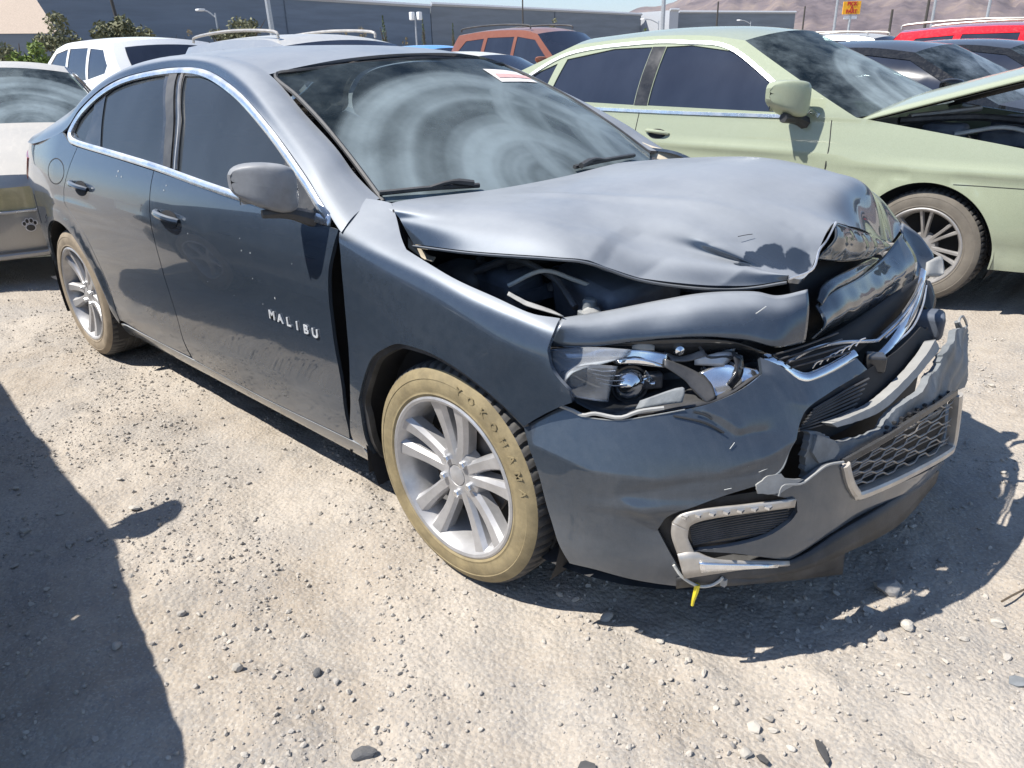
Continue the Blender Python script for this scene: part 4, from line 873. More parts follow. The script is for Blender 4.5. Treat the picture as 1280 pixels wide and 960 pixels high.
# fuel flap line
fl_ = [SIDE.px(70+11*math.cos(t)*.9, 214+16*math.sin(t)) for t in np.linspace(0, 2*math.pi, 25)[:-1]]
MB().sweep(SIDE(fl_), SIDE.normals(np.array(fl_), SGN), [(-.0025, -.003), (-.0025, .0006), (.0025, .0006), (.0025, -.003)], closed=True).build('fuel_flap', M['void'], car)
# dark inner shell, floor, door apertures
for s in (-1, 1): MB().grid([[(x, s*.80, z) for z in (.2, .98)] for x in (-.50, -2.4)]).build('inner_panel', M['void'], car)
MB().grid([[(x, s*q, .21) for s in (-1, 1)] for x, q in ((-3.9, .75), (.3, .75), (.7, .5))]).build('underbody', M['void'], car)
MB().grid([[(-.56, s, z) for z in (.2, .97)] for s in (-.86, -.70)]).grid([[(-.40, s, z) for z in (.2, .9)] for s in (-.90, -.70)]).build('door_aperture', M['void'], car)
# cabin
def seat(x, y):
    o = MB().box((x+.25, y, .50), (.5, .5, .18)).build('seat', M['seat'], car, bevel=.05)
    b_ = MB().box((0, 0, .32), (.14, .48, .62)).build('seat_back', M['seat'], o, bevel=.05); b_.location = (x, y, .52); b_.rotation_euler = (0, -.3, 0)
    h_ = MB().box((0, 0, .74), (.09, .26, .17)).build('headrest', M['seat'], o, bevel=.03); h_.location = (x, y, .52); h_.rotation_euler = (0, -.3, 0)
seat(-1.62, -.37); seat(-1.62, .37)
rs = MB().box((-2.45, 0, .5), (.55, 1.3, .2)).build('rear_seat', M['seat'], car, bevel=.06); bk = MB().box((0, 0, .28), (.15, 1.3, .6)).build('seat_back', M['seat'], rs, bevel=.05); bk.location = (-2.72, 0, .5); bk.rotation_euler = (0, -.35, 0)
ds = MB().grid([[(x, y, z-.03*abs(y)) for x, z in ((-.40, .985), (-.60, 1.0), (-.80, .985), (-.86, .93), (-.84, .6))] for y in np.linspace(-.74, .74, 9)]).build('dashboard', M['black'], car)
sw = MB().lathe([(.175+.014*math.cos(t), .014*math.sin(t)) for t in np.linspace(0, 2*math.pi, 9)], 32).box((0, 0, -.02), (.34, .05, .02)).build('steering_wheel', M['black'], car); sw.location = (-1.02, .37, .93); sw.rotation_euler = (0, -1.1, 0)
# ------------------------------------------------------------------ windscreen: film of dust with wiper sweeps
def screen_mat(name, pivots, base=.28, dustc=(.33, .40, .43), tint=(.42, .5, .5), gain=1.):
    """pivots: [(point, reach)] in object space; dust lies in rings about each wiper pivot"""
    k = NT(name); tot = None
    for c, R in pivots:
        v = k.n('VectorMath', operation='DISTANCE'); k.set(v.inputs[0], k.co()); v.inputs[1].default_value = c; d = v.outputs['Value']
        cb = k.n('CombineXYZ'); k.set(cb.inputs[0], k.math('ADD', d, k.math('MULTIPLY', k.noise(1.6, 2), .06))); n = k.noise(5.4, 3, .5, src=cb.outputs[0])
        ring_ = k.ss(n, .33, .66, .22, 1.)
        m = k.math('MULTIPLY', k.ss(d, R, R-.05), k.math('MULTIPLY', ring_, k.ss(k.noise(2.6, 5, .6), .28, .62, .66, 1.))); tot = m if tot is None else k.math('MAXIMUM', tot, m)
    d = k.math('ADD', k.math('MULTIPLY', tot, .52*gain), k.math('MULTIPLY', k.ss(k.noise(3.5, 6, .65), .3, .75), base)); d = k.math('MINIMUM', d, .85)
    tr = k.n('BsdfTransparent'); tr.inputs[0].default_value = (*tint, 1); k.P(Base_Color=(.012, .02, .024), Roughness=.04, Specular_IOR_Level=.5)
    m1 = k.n('MixShader'); m1.inputs[0].default_value = .38; k.t.links.new(tr.outputs[0], m1.inputs[1]); k.t.links.new(k.b.outputs[0], m1.inputs[2])
    df = k.n('BsdfDiffuse'); df.inputs[0].default_value = (*dustc, 1); m2 = k.n('MixShader'); k.set(m2.inputs[0], d); k.t.links.new(m1.outputs[0], m2.inputs[1]); k.t.links.new(df.outputs[0], m2.inputs[2]); k.t.links.new(m2.outputs[0], k.out.inputs[0])
    return k.m
def wsp(px, py, off=0.):
    uv = np.array([WS.px(px, py)]); return WS(uv)[0]+WS.normals(uv, WSG)[0]*off
M['ws'] = screen_mat('dusty_windscreen', [(tuple(wsp(690, 222)), .74), (tuple(WS(np.array([(3.9, 5.0)]))[0]), .72)], .16)
panel('windscreen', WS, rect(0, 4, 0, 6, .1, .1), M['ws'], car, step=.25, sgn=WSG, thick=.004)
b_ = [(u, v) for u, v in [(0.02, .02)]]
edge = [WS(np.array([(u, v)]))[0] for u, v in [(4, .04), (3, .04), (2, .04), (1, .04), (.03, .06), (.03, 1), (.03, 3), (.03, 5), (.03, 5.94), (1, 5.96), (2, 5.96), (3, 5.96), (4, 5.96)]]
MB().tube(spl(edge, .05), .008, 6).build('windscreen_seal', M['black'], car)
panel('windscreen_sticker', WS, loop([WS.pxs([(603, 87), (645, 91)]), WS.pxs([(672, 104)]), WS.pxs([(627, 103)])], .2), M['plastic_white'], car, step=.3, thick=0, off=.003, sgn=WSG)
panel('sticker_band', WS, loop([WS.pxs([(618, 93), (656, 96)]), WS.pxs([(664, 100)]), WS.pxs([(624, 98)])], .2), M['pink'], car, step=.3, thick=0, off=.0045, sgn=WSG)
def wiper(p0, p1, arm):
    A = wsp(*p0, .014); B = wsp(*p1, .014); Pm = wsp((p0[0]+p1[0])/2, (p0[1]+p1[1])/2, .018)
    w_ = MB().tube(spl([A, Pm, B], .03), .008, 6).build('wiper', M['black'], car); C0 = wsp(*arm, .03)
    MB().tube(spl([C0, (C0+Pm)/2+[0, 0, .012], Pm], .03), [.011]*3+[.007]*(len(spl([C0, (C0+Pm)/2, Pm], .03))-3), 6).build('wiper_arm', M['black'], w_)
wiper((474, 246), (598, 236), (590, 239)); wiper((716, 213), (790, 198), (722, 216))
ck = []
for y in np.linspace(-.72, .72, 13):
    s_ = y/.72; ck.append([(-.47+.25*(1-s_*s_), y*.99, 1.02-.02*(1-s_*s_)), (-.40+.20*(1-s_*s_), y, 1.0-.0*(1-s_*s_)), (-.30+.16*(1-s_*s_), y, .965)])
MB().grid(ck).build('scuttle_panel', M['black'], car)
# ------------------------------------------------------------------ the other cars
M['glass_blue'] = glass_dark('tinted_window', (.006, .009, .022), .10, .04, .10, (.22, .27, .36))
M['headlight'] = plain('hazy_headlamp', (.52, .45, .24), .2, 0, .15, (.5, .45, .3), coat=1.)
M['tyre_plain'] = M['rubber']
SEDAN = dict(wb=2.75, fo=.92, ro=1.1, hw=.90, R=.325, belt=.95, tb=.26,
    top=[(.84, .70), (.45, .80), (.0, .89), (-.42, .96), (-1.2, 1.36), (-1.6, 1.405), (-2.1, 1.405), (-2.5, 1.36), (-3.15, 1.06), (-3.5, 1.03), (-3.78, .98)], cut=(0, 3, 4, 7, 8, 10), crown=.06,
    win=[[(-.62, .985), (-1.22, 1.30), (-1.62, 1.345), (-1.66, .985)], [(-1.74, .985), (-1.70, 1.345), (-2.1, 1.345), (-2.36, 1.29), (-2.62, 1.02), (-2.60, .99)]])
SUV = dict(hatch=1, wb=2.7, fo=.9, ro=1.0, hw=.92, R=.35, belt=1.08, tb=.20,
    top=[(.80, .85), (.45, .97), (.0, 1.04), (-.38, 1.08), (-1.05, 1.55), (-1.5, 1.62), (-2.4, 1.63), (-3.2, 1.58), (-3.55, 1.12), (-3.62, 1.05), (-3.68, .98)], cut=(0, 3, 4, 7, 8, 10), crown=.05,
    win=[[(-.60, 1.11), (-1.08, 1.48), (-1.55, 1.54), (-1.58, 1.11)], [(-1.66, 1.11), (-1.63, 1.54), (-2.35, 1.54), (-2.42, 1.11)], [(-2.50, 1.12), (-2.45, 1.53), (-2.95, 1.50), (-3.18, 1.30), (-3.12, 1.2)]])
def wfun(S):
    hw, zb, tb = S['hw'], S['belt'], S['tb']; zr = max(z for x, z in S['top']); xf = S['fo']; xr = -S['wb']-S['ro']
    def f(x, z):
        x = np.asarray(x, float); z = np.asarray(z, float)
        y = hw-.16*np.maximum(0, (.62-z)/.45)**2*.5-.05*np.maximum(0, (z-.62)/(zb-.62))**2*(z < zb)-(z >= zb)*(.05+tb*np.maximum(0, (z-zb)/(zr-zb))**1.45)
        y = y-.34*sstep(xf-.75, xf+.12, x)**2-.22*sstep(xr+.7, xr-.1, x)**2
        if S.get('crease'): y = y+.014*np.exp(-((z-S['crease']-.06*(x+1)*-.5)/.028)**2)*sstep(xf+.3, xf-.2, x)-.010*np.exp(-((z-.36)/.06)**2)
        for xc in (0, -S['wb']): y = y+.01*sstep(S['R']+.12, S['R']+.05, np.hypot(x-xc, z-S['R']))
        return y
    return f
def gen_car(name, label, cat, loc, rz, mat, S, group=None, hood_open=0., fine=False, rails=None, roof_mat=None, glass='glass_blue', screen=None, wheels=True, mir_=True, style='five', handles=True, lamp=(.5, .95), gw=.4, win_px=None, antenna=False, rim='alloy', chrome=False, sw='sidewall2'):
    t = thing(name, label, cat, loc, rz, group); W_ = wfun(S); R = S['R']; wb = S['wb']; top = S['top']; c = S['cut']; xr = top[-1][0]; xf = top[0][0]
    SS = Surf(lambda u, v: np.stack([u, -W_(u, v), v], -1), (xr-.2, xf+.2), (.15, 1.9), 10, 10); sg = 1 if SS.normals(np.array([[-1., .6]]))[0][1] < 0 else -1
    ra = R+.045; ac = lambda xc, a0, a1: [(xc+ra*math.cos(q), R+ra*math.sin(q)) for q in np.linspace(rad(a0), rad(a1), 22)]
    segs = [[(xf+.02, .26), (xf+.04, .5), (xf, top[0][1])]]+[[p for p in top[1:c[1]+1]]]+[[p for p in top[c[1]+1:c[2]+1]]]+[[p for p in top[c[2]+1:c[3]+1]]]+[[p for p in top[c[3]+1:c[4]+1]]]+[[p for p in top[c[4]+1:]]]+[[(xr-.03, .7), (xr+.05, .28)], [(-wb-ra, .25)], ac(-wb, 192, -10), [(-wb+ra+.03, .2), (-ra-.03, .2)], ac(0, 190, -12)]
    st = .05 if fine else .11
    outl = loop(segs, .05); holes = [loop([[w_[i], w_[i+1]] for i in range(len(w_)-1)][:1]+[[w_[i]] for i in range(2, len(w_))], .06) for w_ in S['win']]
    panel('body_side', SS, outl, mat, t, holes=holes, step=st, sgn=sg, mirror=True)
    for h in holes: panel('side_window', SS, h, M[glass], t, step=.2, thick=.0, off=-.008, sgn=sg, mirror=True)
    crown = S['crown']
    def loft(i, j, nm, m, bow0=0., bow1=0., par=t, cr=None, n=9, thick=.01):
        P = np.array(top[i:j+1], float); pts = spl(P, .08); L = len(pts); rows_ = []
        for q, (x, z) in enumerate(pts):
            y = float(W_(x, min(z, 9))); b = bow0+(bow1-bow0)*q/(L-1); cc = crown if cr is None else cr[0]+(cr[1]-cr[0])*q/(L-1)
            rows_.append([(x+b*(1-s*s), y*s, z+cc*(1-abs(s)**2.2)) for s in np.linspace(-1, 1, 13)])
        mb = MB().grid(rows_); return mb.build(nm, m, par, angle=60)
    fr0, fr1 = .10, .22
    hd_ = loft(c[0], c[1], 'bonnet', mat, fr0, fr1)
    if hood_open:
        px_, pz_ = top[c[1]][0]+.05, top[c[1]][1]; hd_.matrix_local = Matrix.Translation((px_, 0, pz_)) @ Matrix.Rotation(-hood_open, 4, 'Y') @ Matrix.Translation((-px_, 0, -pz_)); m = hd_.modifiers.new('s', 'SOLIDIFY'); m.thickness = .012; m.offset = 1
        ln = loft(c[0], c[1], 'bonnet_shade_sheet', M['void'], fr0-.03, fr1, hd_); ln.location = (0, 0, -.022)  # dark sheet paints the shade beneath the raised bonnet
    sm = M[screen] if screen else M[glass]
    loft(c[1], c[2], 'windscreen', sm, fr1, .10, cr=(.03, crown))
    loft(c[2], c[3], 'roof', roof_mat or mat, .10, -.08)
    if S.get('hatch'):
        tg_ = loft(c[3], c[4], 'tailgate', mat, -.08, -.10); P = spl(np.array(top[c[3]:c[4]+1], float), n=12); rows_ = []
        for q in np.linspace(2, 10, 9):
            x, z = P[int(round(q))]; y = float(W_(x, z)); b = -.08-.02*q/12; rows_.append([(x+b*(1-s*s)-.012, y*s, z+crown*(1-abs(s)**2.2)+.004) for s in np.linspace(-.80, .80, 9)])
        MB().grid(rows_).build('rear_window', M[glass], tg_)
    else: loft(c[3], c[4], 'rear_window', M[glass], -.08, -.10)
    loft(c[4], c[5], 'boot_lid', mat, -.10, -.10)
    # ends
    def end(x0, zt, sgn_, nm, bow):
        rows_ = []
        for z in (.2, .3, .45, .6, zt): rows_.append([(x0+sgn_*((bow if z < zt or sgn_ < 0 else .08)*(1-abs(s)**2.4)+(.03 if .25 < z < .65 and z < zt else 0)), s*float(W_(x0, z)), z+(crown*(1-abs(s)**2.2) if z == zt else 0)) for s in np.linspace(-1, 1, 15)])
        return MB().grid(rows_).build(nm, mat, t, angle=50)
    end(xf+.02, top[0][1], 1, 'front_bumper', .10); end(xr-.01, top[-1][1], -1, 'rear_bumper', .10)
    if wheels:
        for x in (0, -wb):
            for s in (-1, 1): wheel(t, x, s*(S['hw']-.02), R, s, style=style, sw=sw, R=R, Rl=R*.69, detail=False, rim=rim)
        for x in (0, -wb):
            for s in (-1, 1):
                o = MB().lathe([(ra+.012, 0), (ra+.012, .3), (.02, .3)], 24, a0=rad(-20), a1=rad(200)).build('wheel_housing', M['void'], t); o.matrix_local = Matrix.Translation((x, s*(S['hw']-.03), R)) @ Matrix.Rotation(rad(90 if s > 0 else -90), 4, 'X') @ Matrix.Rotation(rad(0 if s > 0 else 180), 4, 'Z')
    if mir_:
        xm = S['win'][0][0][0]-.12; zm = S['belt']+.06
        for s in (-1, 1): mirror(t, (xm, s*(S['hw']-.07), zm), s, mat, 1.0, wd=.85)
    if handles:
        for q in (0, 1):
            x = S['win'][q][-1][0]+(.12 if q == 0 else .25) if q == 0 else S['win'][1][0][0]-.62; z = S['belt']-.12
            for fl in (1, -1): handle(t, SS, x, z, mat, sg, flip=fl)
    wf = float(W_(xf+.02, .5)); wr = float(W_(xr, .7))
    for s in (-1, 1):   # lamps
        rows_ = [[(xf+.060+.10*(1-abs(k)**2.4), s*k*wf, z) for k in np.linspace(*lamp, 5)] for z in (top[0][1]-.17, top[0][1]-.09, top[0][1]-.02)]
        MB().grid(rows_).build('headlamp', M['headlight'], t)
        rows_ = [[(xr-.03-.10*(1-abs(k)**2.4), s*k*wr, z) for k in (.5, .65, .8, .93)] for z in (top[-1][1]-.22, top[-1][1]-.04)]
        MB().grid(rows_).build('tail_lamp', M['red_lens'], t)
    rows_ = [[(xf+.062+.10*(1-abs(k)**2.4), k*wf, z) for k in np.linspace(-gw, gw, 7)] for z in (.42, top[0][1]-.06)]; MB().grid(rows_).build('grille', M['black'], t)
    # cabin
    zb = S['belt']; MB().box(((top[c[1]][0]+top[c[4]][0])/2, 0, .55), (abs(top[c[1]][0]-top[c[4]][0])-.1, S['hw']*1.7, .7)).build('cabin_floor', M['void'], t, smooth=False, angle=None)
    for y in (-.36, .36): MB().box((-1.55, y, zb+.0), (.14, .45, .55)).box((-1.6, y, zb+.36), (.09, .25, .16)).build('seat', M['seat'], t, bevel=.04)
    if hood_open:
        MB().box((.18, 0, .55), (1.25, S['hw']*1.66, .5)).build('engine_bay', M['void'], t, smooth=False, angle=None)
    if rails:
        for s in (-1, 1):
            P = [(rails[0], s*rails[2], rails[3]-.03), (rails[0]-.1, s*rails[2], rails[3]+.035), ((rails[0]+rails[1])/2, s*rails[2]*1.02, rails[3]+.065), (rails[1]+.1, s*rails[2], rails[3]+.03), (rails[1], s*rails[2], rails[3]-.03)]
            MB().tube(spl(P, .12), .016, 8).build('roof_rail', M['satin'] if rails[4] else M['black'], t)
    if chrome:
        pts = [(S['win'][0][0][0]-.16, zb+.012), (-1.7, zb+.01), (S['win'][1][-2][0], zb+.02)]; uv = spl(pts, .1); MB().sweep(SS(uv), SS.normals(uv, sg), [(-.012, -.004), (-.010, .008), (.010, .008), (.012, -.004)]).build('belt_trim', M['chrome'], t)
    return t, SS, sg
# neighbour standing beside the sedan (throws the shadow at the left of the dirt)
M['rim_grey'] = plain('grey_wheel', (.30, .29, .28), .4, .5, .3)
M['p_silver'] = paint('silver_paint', (.42, .42, .41), .6, .3, .55, .15, dustc=(.5, .49, .46))
M['p_white'] = paint('white_paint', (.80, .80, .79), 0., .35, .25, .05, dustc=(.68, .66, .62))
M['p_green'] = paint('pale_green_paint', (.31, .345, .25), .0, .32, .22, .06, dustc=(.46, .48, .40), low=.2)
M['p_black'] = paint('black_paint', (.010, .011, .013), .0, .25, .22, .04, dustc=(.2, .2, .21))
M['p_red'] = paint('red_paint', (.42, .008, .014), .1, .3, .08, .02)
M['p_orange'] = paint('copper_orange_paint', (.23, .085, .05), .3, .35, .38, .08, dustc=(.36, .25, .21))
M['p_blue'] = paint('bright_blue_paint', (.03, .28, .75), .2, .3, .25, .04, dustc=(.5, .65, .8))
M['p_cream'] = paint('cream_paint', (.66, .63, .55), 0, .4, .3, .05, dustc=(.62, .6, .55))
gen_car('parked_sedan', 'dark sedan standing beside the crashed car, shading the dirt with its mirror', 'car', (-.78, -3.01, 0), rad(-4.5), M['p_black'], dict(SEDAN, top=[(.84, .62), (.45, .71), (.0, .80), (-.42, .92)]+SEDAN['top'][4:]))
# pale green sedan with its bonnet up
GLOC = (.10, 3.56, .02); GX = GLOC[0]
M['sidewall3'] = plain('grey_brown_sidewall', (.13, .115, .095), .8, 0, .35, (.24, .215, .18), bump=.2, bscale=120)
GREEN = dict(SEDAN, crease=.80, wb=2.82, fo=1.0, ro=1.1, hw=.905, R=.325, belt=1.00, tb=.27,
    top=[(.90, .80), (.45, .89), (.0, .955), (-.48, 1.02), (-1.36, 1.455), (-1.7, 1.495), (-2.2, 1.50), (-2.8, 1.46), (-3.6, 1.15), (-3.8, 1.13), (-3.95, 1.08)], win=[[(-.70, 1.03), (-1.40, 1.39), (-1.75, 1.435), (-1.95, 1.43), (-1.95, 1.05)], [(-2.07, 1.05), (-2.07, 1.43), (-2.4, 1.425), (-2.82, 1.36), (-2.90, 1.07)], [(-2.96, 1.08), (-2.90, 1.33), (-3.1, 1.26), (-3.25, 1.15), (-3.2, 1.10)]])
M['ws_green'] = screen_mat('dusty_green_car_windscreen', [((-.35, .15, .98), .80), ((-.4, .65, .98), .75)], .28)
green, GS, gsg = gen_car('green_sedan', 'pale green sedan with its bonnet propped open', 'car', GLOC, 0, M['p_green'], GREEN, hood_open=.42, fine=True, glass='glass_blue', screen='ws_green', style='multi', rim='rim_grey', sw='sidewall3', chrome=True, mir_=False)
mirror(green, (-.80, -.90, 1.02), -1, M['p_green'], 1.40, wd=.64, sq=.36, ft=(.035, .02))
# panel gaps and trims of the green car's flank
def seam(par, S, sg, pts, wd=.006): uv = spl(pts, .05); MB().sweep(S(uv), S.normals(uv, sg), [(-wd/2, -.004), (-wd/2, .0012), (wd/2, .0012), (wd/2, -.004)]).build('panel_gap', M['void'], par)
seam(green, GS, gsg, [(-.62, 1.0), (-.60, .8), (-.62, .5), (-.66, .25)]); seam(green, GS, gsg, [(-2.01, 1.02), (-2.02, .8), (-1.98, .5), (-1.97, .25)]); seam(green, GS, gsg, [(.12, .575+.12), (.5, .70), (.95, .70)], .004)
uv_ = spl([(-.70, 1.02), (-.92, 1.13), (-1.42, 1.40), (-1.78, 1.45), (-2.2, 1.455), (-2.8, 1.40), (-3.15, 1.24), (-3.32, 1.12)], .06); MB().sweep(GS(uv_), GS.normals(uv_, gsg), [(-.014, -.004), (-.012, .010), (.012, .010), (.014, -.004)]).build('window_trim', M['chrome'], green)
panel('pillar_cover', GS, loop([[(-1.955, 1.05), (-1.955, 1.43)], [(-2.065, 1.43)], [(-2.065, 1.05)]], .1), M['gloss'], green, step=.1, thick=0, off=.003, sgn=gsg)
for c0, d0 in (((.30, -.32, .90), (.45, .3, .12)), ((.25, .3, .90), (.5, .4, .14)), ((-.08, -.52, .93), (.22, .2, .10)), ((.55, -.45, .86), (.24, .22, .12))):
    o = MB().box((0, 0, 0), d0).build('engine_part', M['engine'], green, bevel=.03); o.location = c0
MB().tube(spl([(-.32, -.6, .99), (0, -.3, 1.0), (.3, -.25, .98), (.7, -.2, .95)], .1), .022, 7).build('engine_hose', M['darkmetal'], green)
# beige sedan behind the crashed car, turned a little towards it
BG = dict(SEDAN); M['p_beige'] = paint('beige_silver_paint', (.40, .385, .355), .5, .35, .7, .15, dustc=(.52, .49, .44))
M['ws_beige'] = screen_mat('dusty_beige_car_windscreen', [((-.3, .3, .95), .8)], .3)
M['ws_dark'] = screen_mat('sky_tinted_dusty_windscreen', [((-.3, .3, .95), .8)], .32, (.34, .42, .50), gain=.75)  # bluish dust colour also carries the sky reflected in the glass
bz = rad(-20); bloc = (-5.62, -.50, 0)
beige, BS, bsg = gen_car('beige_sedan', 'dusty beige silver sedan with a paw print sticker on its bumper', 'car', bloc, bz, M['p_beige'], BG, fine=True, screen='ws_beige', mir_=False, lamp=(.10, .96), gw=.07)
BWF = float(wfun(BG)(BG['top'][0][0]+.02, .5))
def bf(k, z, o=.0): return (BG['top'][0][0]+.062+.10*(1-abs(k)**2.4)+o, k*BWF, z)
MB().grid([[bf(k, z, .004) for k in np.linspace(.50, .92, 6)] for z in (.27, .31, .35)]).build('fog_lamp_intake', M['void'], beige)
MB().tube([bf(k, .52, .004) for k in np.linspace(.08, .97, 12)], .010, 6).build('lamp_chrome', M['chrome'], beige); MB().tube([bf(k, .225, .01) for k in np.linspace(-.98, .98, 20)], .02, 6).build('bumper_lip', M['p_beige'], beige)
def paw(mat, grow, o):
    mb = MB()
    for (dx, dz, r1, r2) in ((0, -.014, .026, .021), (-.032, .016, .0095, .013), (-.012, .032, .0095, .014), (.012, .032, .0095, .014), (.032, .016, .0095, .013)):
        n = 16; mb.add([bf(.40+(dx+(r1+grow)*math.cos(2*math.pi*i/n))/BWF, .425+dz+(r2+grow)*math.sin(2*math.pi*i/n), o) for i in range(n)], [tuple(range(n))])
    return mb.build('paw_sticker', mat, beige, smooth=False, angle=None)
paw(M['plastic_white'], .006, .036); paw(M['gloss'], 0, .039)
gen_car('white_suv', 'white sport utility seen from its dark rear window', 'car', (-13.6, 3.1, .1), rad(180), M['p_white'], SUV, antenna=True)
gen_car('roof_rail_wagon', 'silver wagon with long grey roof rails behind the crashed car', 'car', (-4.95, 3.1, 0), 0, M['p_silver'], dict(SUV), rails=(-1.3, -3.2, .62, 1.66, 1))
gen_car('white_sedan', 'cream white sedan with a pale sticker on its windscreen', 'car', (-4.9, 5.4, 0), 0, M['p_cream'], SEDAN)
gen_car('orange_suv', 'copper orange off-roader with black roof bars', 'car', (-7.9, 10.2, 0), 0, M['p_orange'], dict(SUV, belt=1.16, top=[(x, z*1.13) for x, z in SUV['top']], win=[[(x, z*1.13-.02) for x, z in q] for q in SUV['win']]), rails=(-1.3, -3.2, .62, 1.88, 0))
gen_car('black_sedan', 'black sedan parked right beside the pale green car', 'car', (.15, 6.25, 0), 0, M['p_black'], SEDAN, screen='ws_dark')
gen_car('black_sedan', 'black sedan between another black sedan and the red car', 'car', (.3, 8.8, 0), 0, M['p_black'], SEDAN, hood_open=.4, screen='ws_dark')
gen_car('red_suv', 'bright red crossover with a silver roof rail', 'car', (.2, 11.6, 0), 0, M['p_red'], SUV, rails=(-1.2, -3.2, .66, 1.66, 1), chrome=True)

MB().tube([(-.28, -.55, 1.01), (-.05, .0, 1.03), (-.28, .55, 1.01)], .018, 8).build('strut_brace', M['satin'], green); MB().tube(spl([(.0, -.62, .93), (.25, -.55, .97), (.5, -.6, .9)], .05), .012, 6).build('engine_hose', M['wire'], green)
# ------------------------------------------------------------------ ground
class VN:
    """tileable value noise on a lattice"""
    def __init__(s, seed): s.t = np.random.default_rng(seed).random((256, 256))
    def __call__(s, x, y):
        xi = np.floor(x).astype(int); yi = np.floor(y).astype(int); fx = x-xi; fy = y-yi; fx = fx*fx*(3-2*fx); fy = fy*fy*(3-2*fy); t = s.t
        a = t[xi & 255, yi & 255]; b = t[(xi+1) & 255, yi & 255]; c = t[xi & 255, (yi+1) & 255]; d = t[(xi+1) & 255, (yi+1) & 255]
        return a+(b-a)*fx+(c-a)*fy+(a-b-c+d)*fx*fy-.5
vn = [VN(i) for i in range(8)]
# tracks worn by tyres in front of the sedan, running obliquely
def rut(x, y, x0, y0, a, wdt):
    c, s = math.cos(a), math.sin(a); d = -(x-x0)*s+(y-y0)*c+.05*np.sin(1.7*((x-x0)*c+(y-y0)*s)); return np.exp(-(d/wdt)**2)
def ruts(x, y):
    return rut(x, y, .55, -1.15, rad(-28), .10)+rut(x, y, .95, -.75, rad(-28), .09)+.8*rut(x, y, -.3, -1.15, rad(-8), .13)+.8*rut(x, y, 1.15, .15, rad(-60), .10)
def gh(x, y):
    f = np.clip(1.3-np.hypot(x, y+.5)/14, 0, 1)
    h = .022*vn[0](x*.9, y*.9)+.012*vn[1](x*2.7+3, y*2.7)+.020*vn[2](x*7, y*7)+.010*vn[3](x*19, y*19)+.005*vn[4](x*47, y*47)
    h = h*(1-.55*np.clip(ruts(x, y), 0, 1))-.014*ruts(x, y)+.008*(rut(x, y, .68, -.92, rad(-28), .07)+rut(x, y, .40, -1.38, rad(-28), .07))
    for (wx, wy) in ((0, -.80), (-2.83, -.80)): h = h*(1-np.exp(-((x-wx)**2+(y-wy)**2)/.05))
    return h*f-.004
def axis(lo, hi, d, far):
    a = list(np.arange(lo, hi, d)); s = d
    while a[-1] < far: s *= 1.22; a.append(a[-1]+s)
    s = d; b = [lo]
    while b[0] > -far: s *= 1.22; b.insert(0, b[0]-s)
    return np.array(b[:-1]+a)
gx = axis(-3.6, 1.75, .0125, 9000); gy = axis(-1.95, 1.75, .0125, 9000)
X, Y = np.meshgrid(gx, gy, indexing='ij'); Z = gh(X, Y)
nx, ny = X.shape; V = np.stack([X.ravel(), Y.ravel(), Z.ravel()], 1); ii = (np.arange(nx-1)[:, None]*ny+np.arange(ny-1)[None]).ravel(); F4 = np.stack([ii, ii+ny, ii+ny+1, ii+1], 1)
def fast_mesh(name, V, F, mat, smooth=True):
    me = bpy.data.meshes.new(name); n, m = len(V), len(F); k = F.shape[1]; me.vertices.add(n); me.vertices.foreach_set('co', V.astype(np.float32).ravel()); me.loops.add(m*k); me.loops.foreach_set('vertex_index', F.astype(np.int32).ravel())
    me.polygons.add(m); me.polygons.foreach_set('loop_start', np.arange(0, m*k, k, dtype=np.int32)); me.update(calc_edges=True); me.polygons.foreach_set('use_smooth', np.full(m, smooth)); me.materials.append(mat); me.validate(); return link(bpy.data.objects.new(name, me))
k = NT('dry_dirt'); n1 = k.noise(.9, 6, .6); n2 = k.noise(6, 6, .7); n3 = k.noise(60, 5, .75); v1 = k.voro(70); v2 = k.voro(190, out='Color')
c = k.mix(k.ss(n1, .35, .66), (.34, .292, .238), (.45, .405, .35)); c = k.mix(k.math('MULTIPLY', k.ss(n2, .42, .7), .5), c, (.47, .42, .355)); c = k.mix(k.math('MULTIPLY', k.ss(n2, .48, .25), .35), c, (.29, .26, .23))
grv = k.math('MULTIPLY', k.ss(k.noise(2.4, 5, .65), .46, .62), k.ss(k.voro(95), .25, .6, .9, .35)); c = k.mix(k.math('MULTIPLY', grv, .75), c, (.27, .258, .245)); sp = k.sep(v2)[0]; c = k.mix(k.math('MULTIPLY', k.ss(sp, .72, .9), .45), c, (.27, .26, .25)); c = k.mix(k.math('MULTIPLY', k.ss(sp, .2, .08), .4), c, (.5, .47, .42))
c = k.mix(k.math('MULTIPLY', k.ss(n3, .55, .8), .5), c, (.25, .22, .19))
hgt = k.math('ADD', k.math('MULTIPLY', n3, .6), k.math('MULTIPLY', v1, -.5)); k.P(Base_Color=c, Roughness=.95, Specular_IOR_Level=.15, Normal=k.bump(hgt, .9, .008)); M['dirt'] = k.m
gobj = fast_mesh('ground', V, F4, M['dirt']); tag(gobj, 'pale dry dirt yard with worn tyre tracks', 'ground', kind='structure')
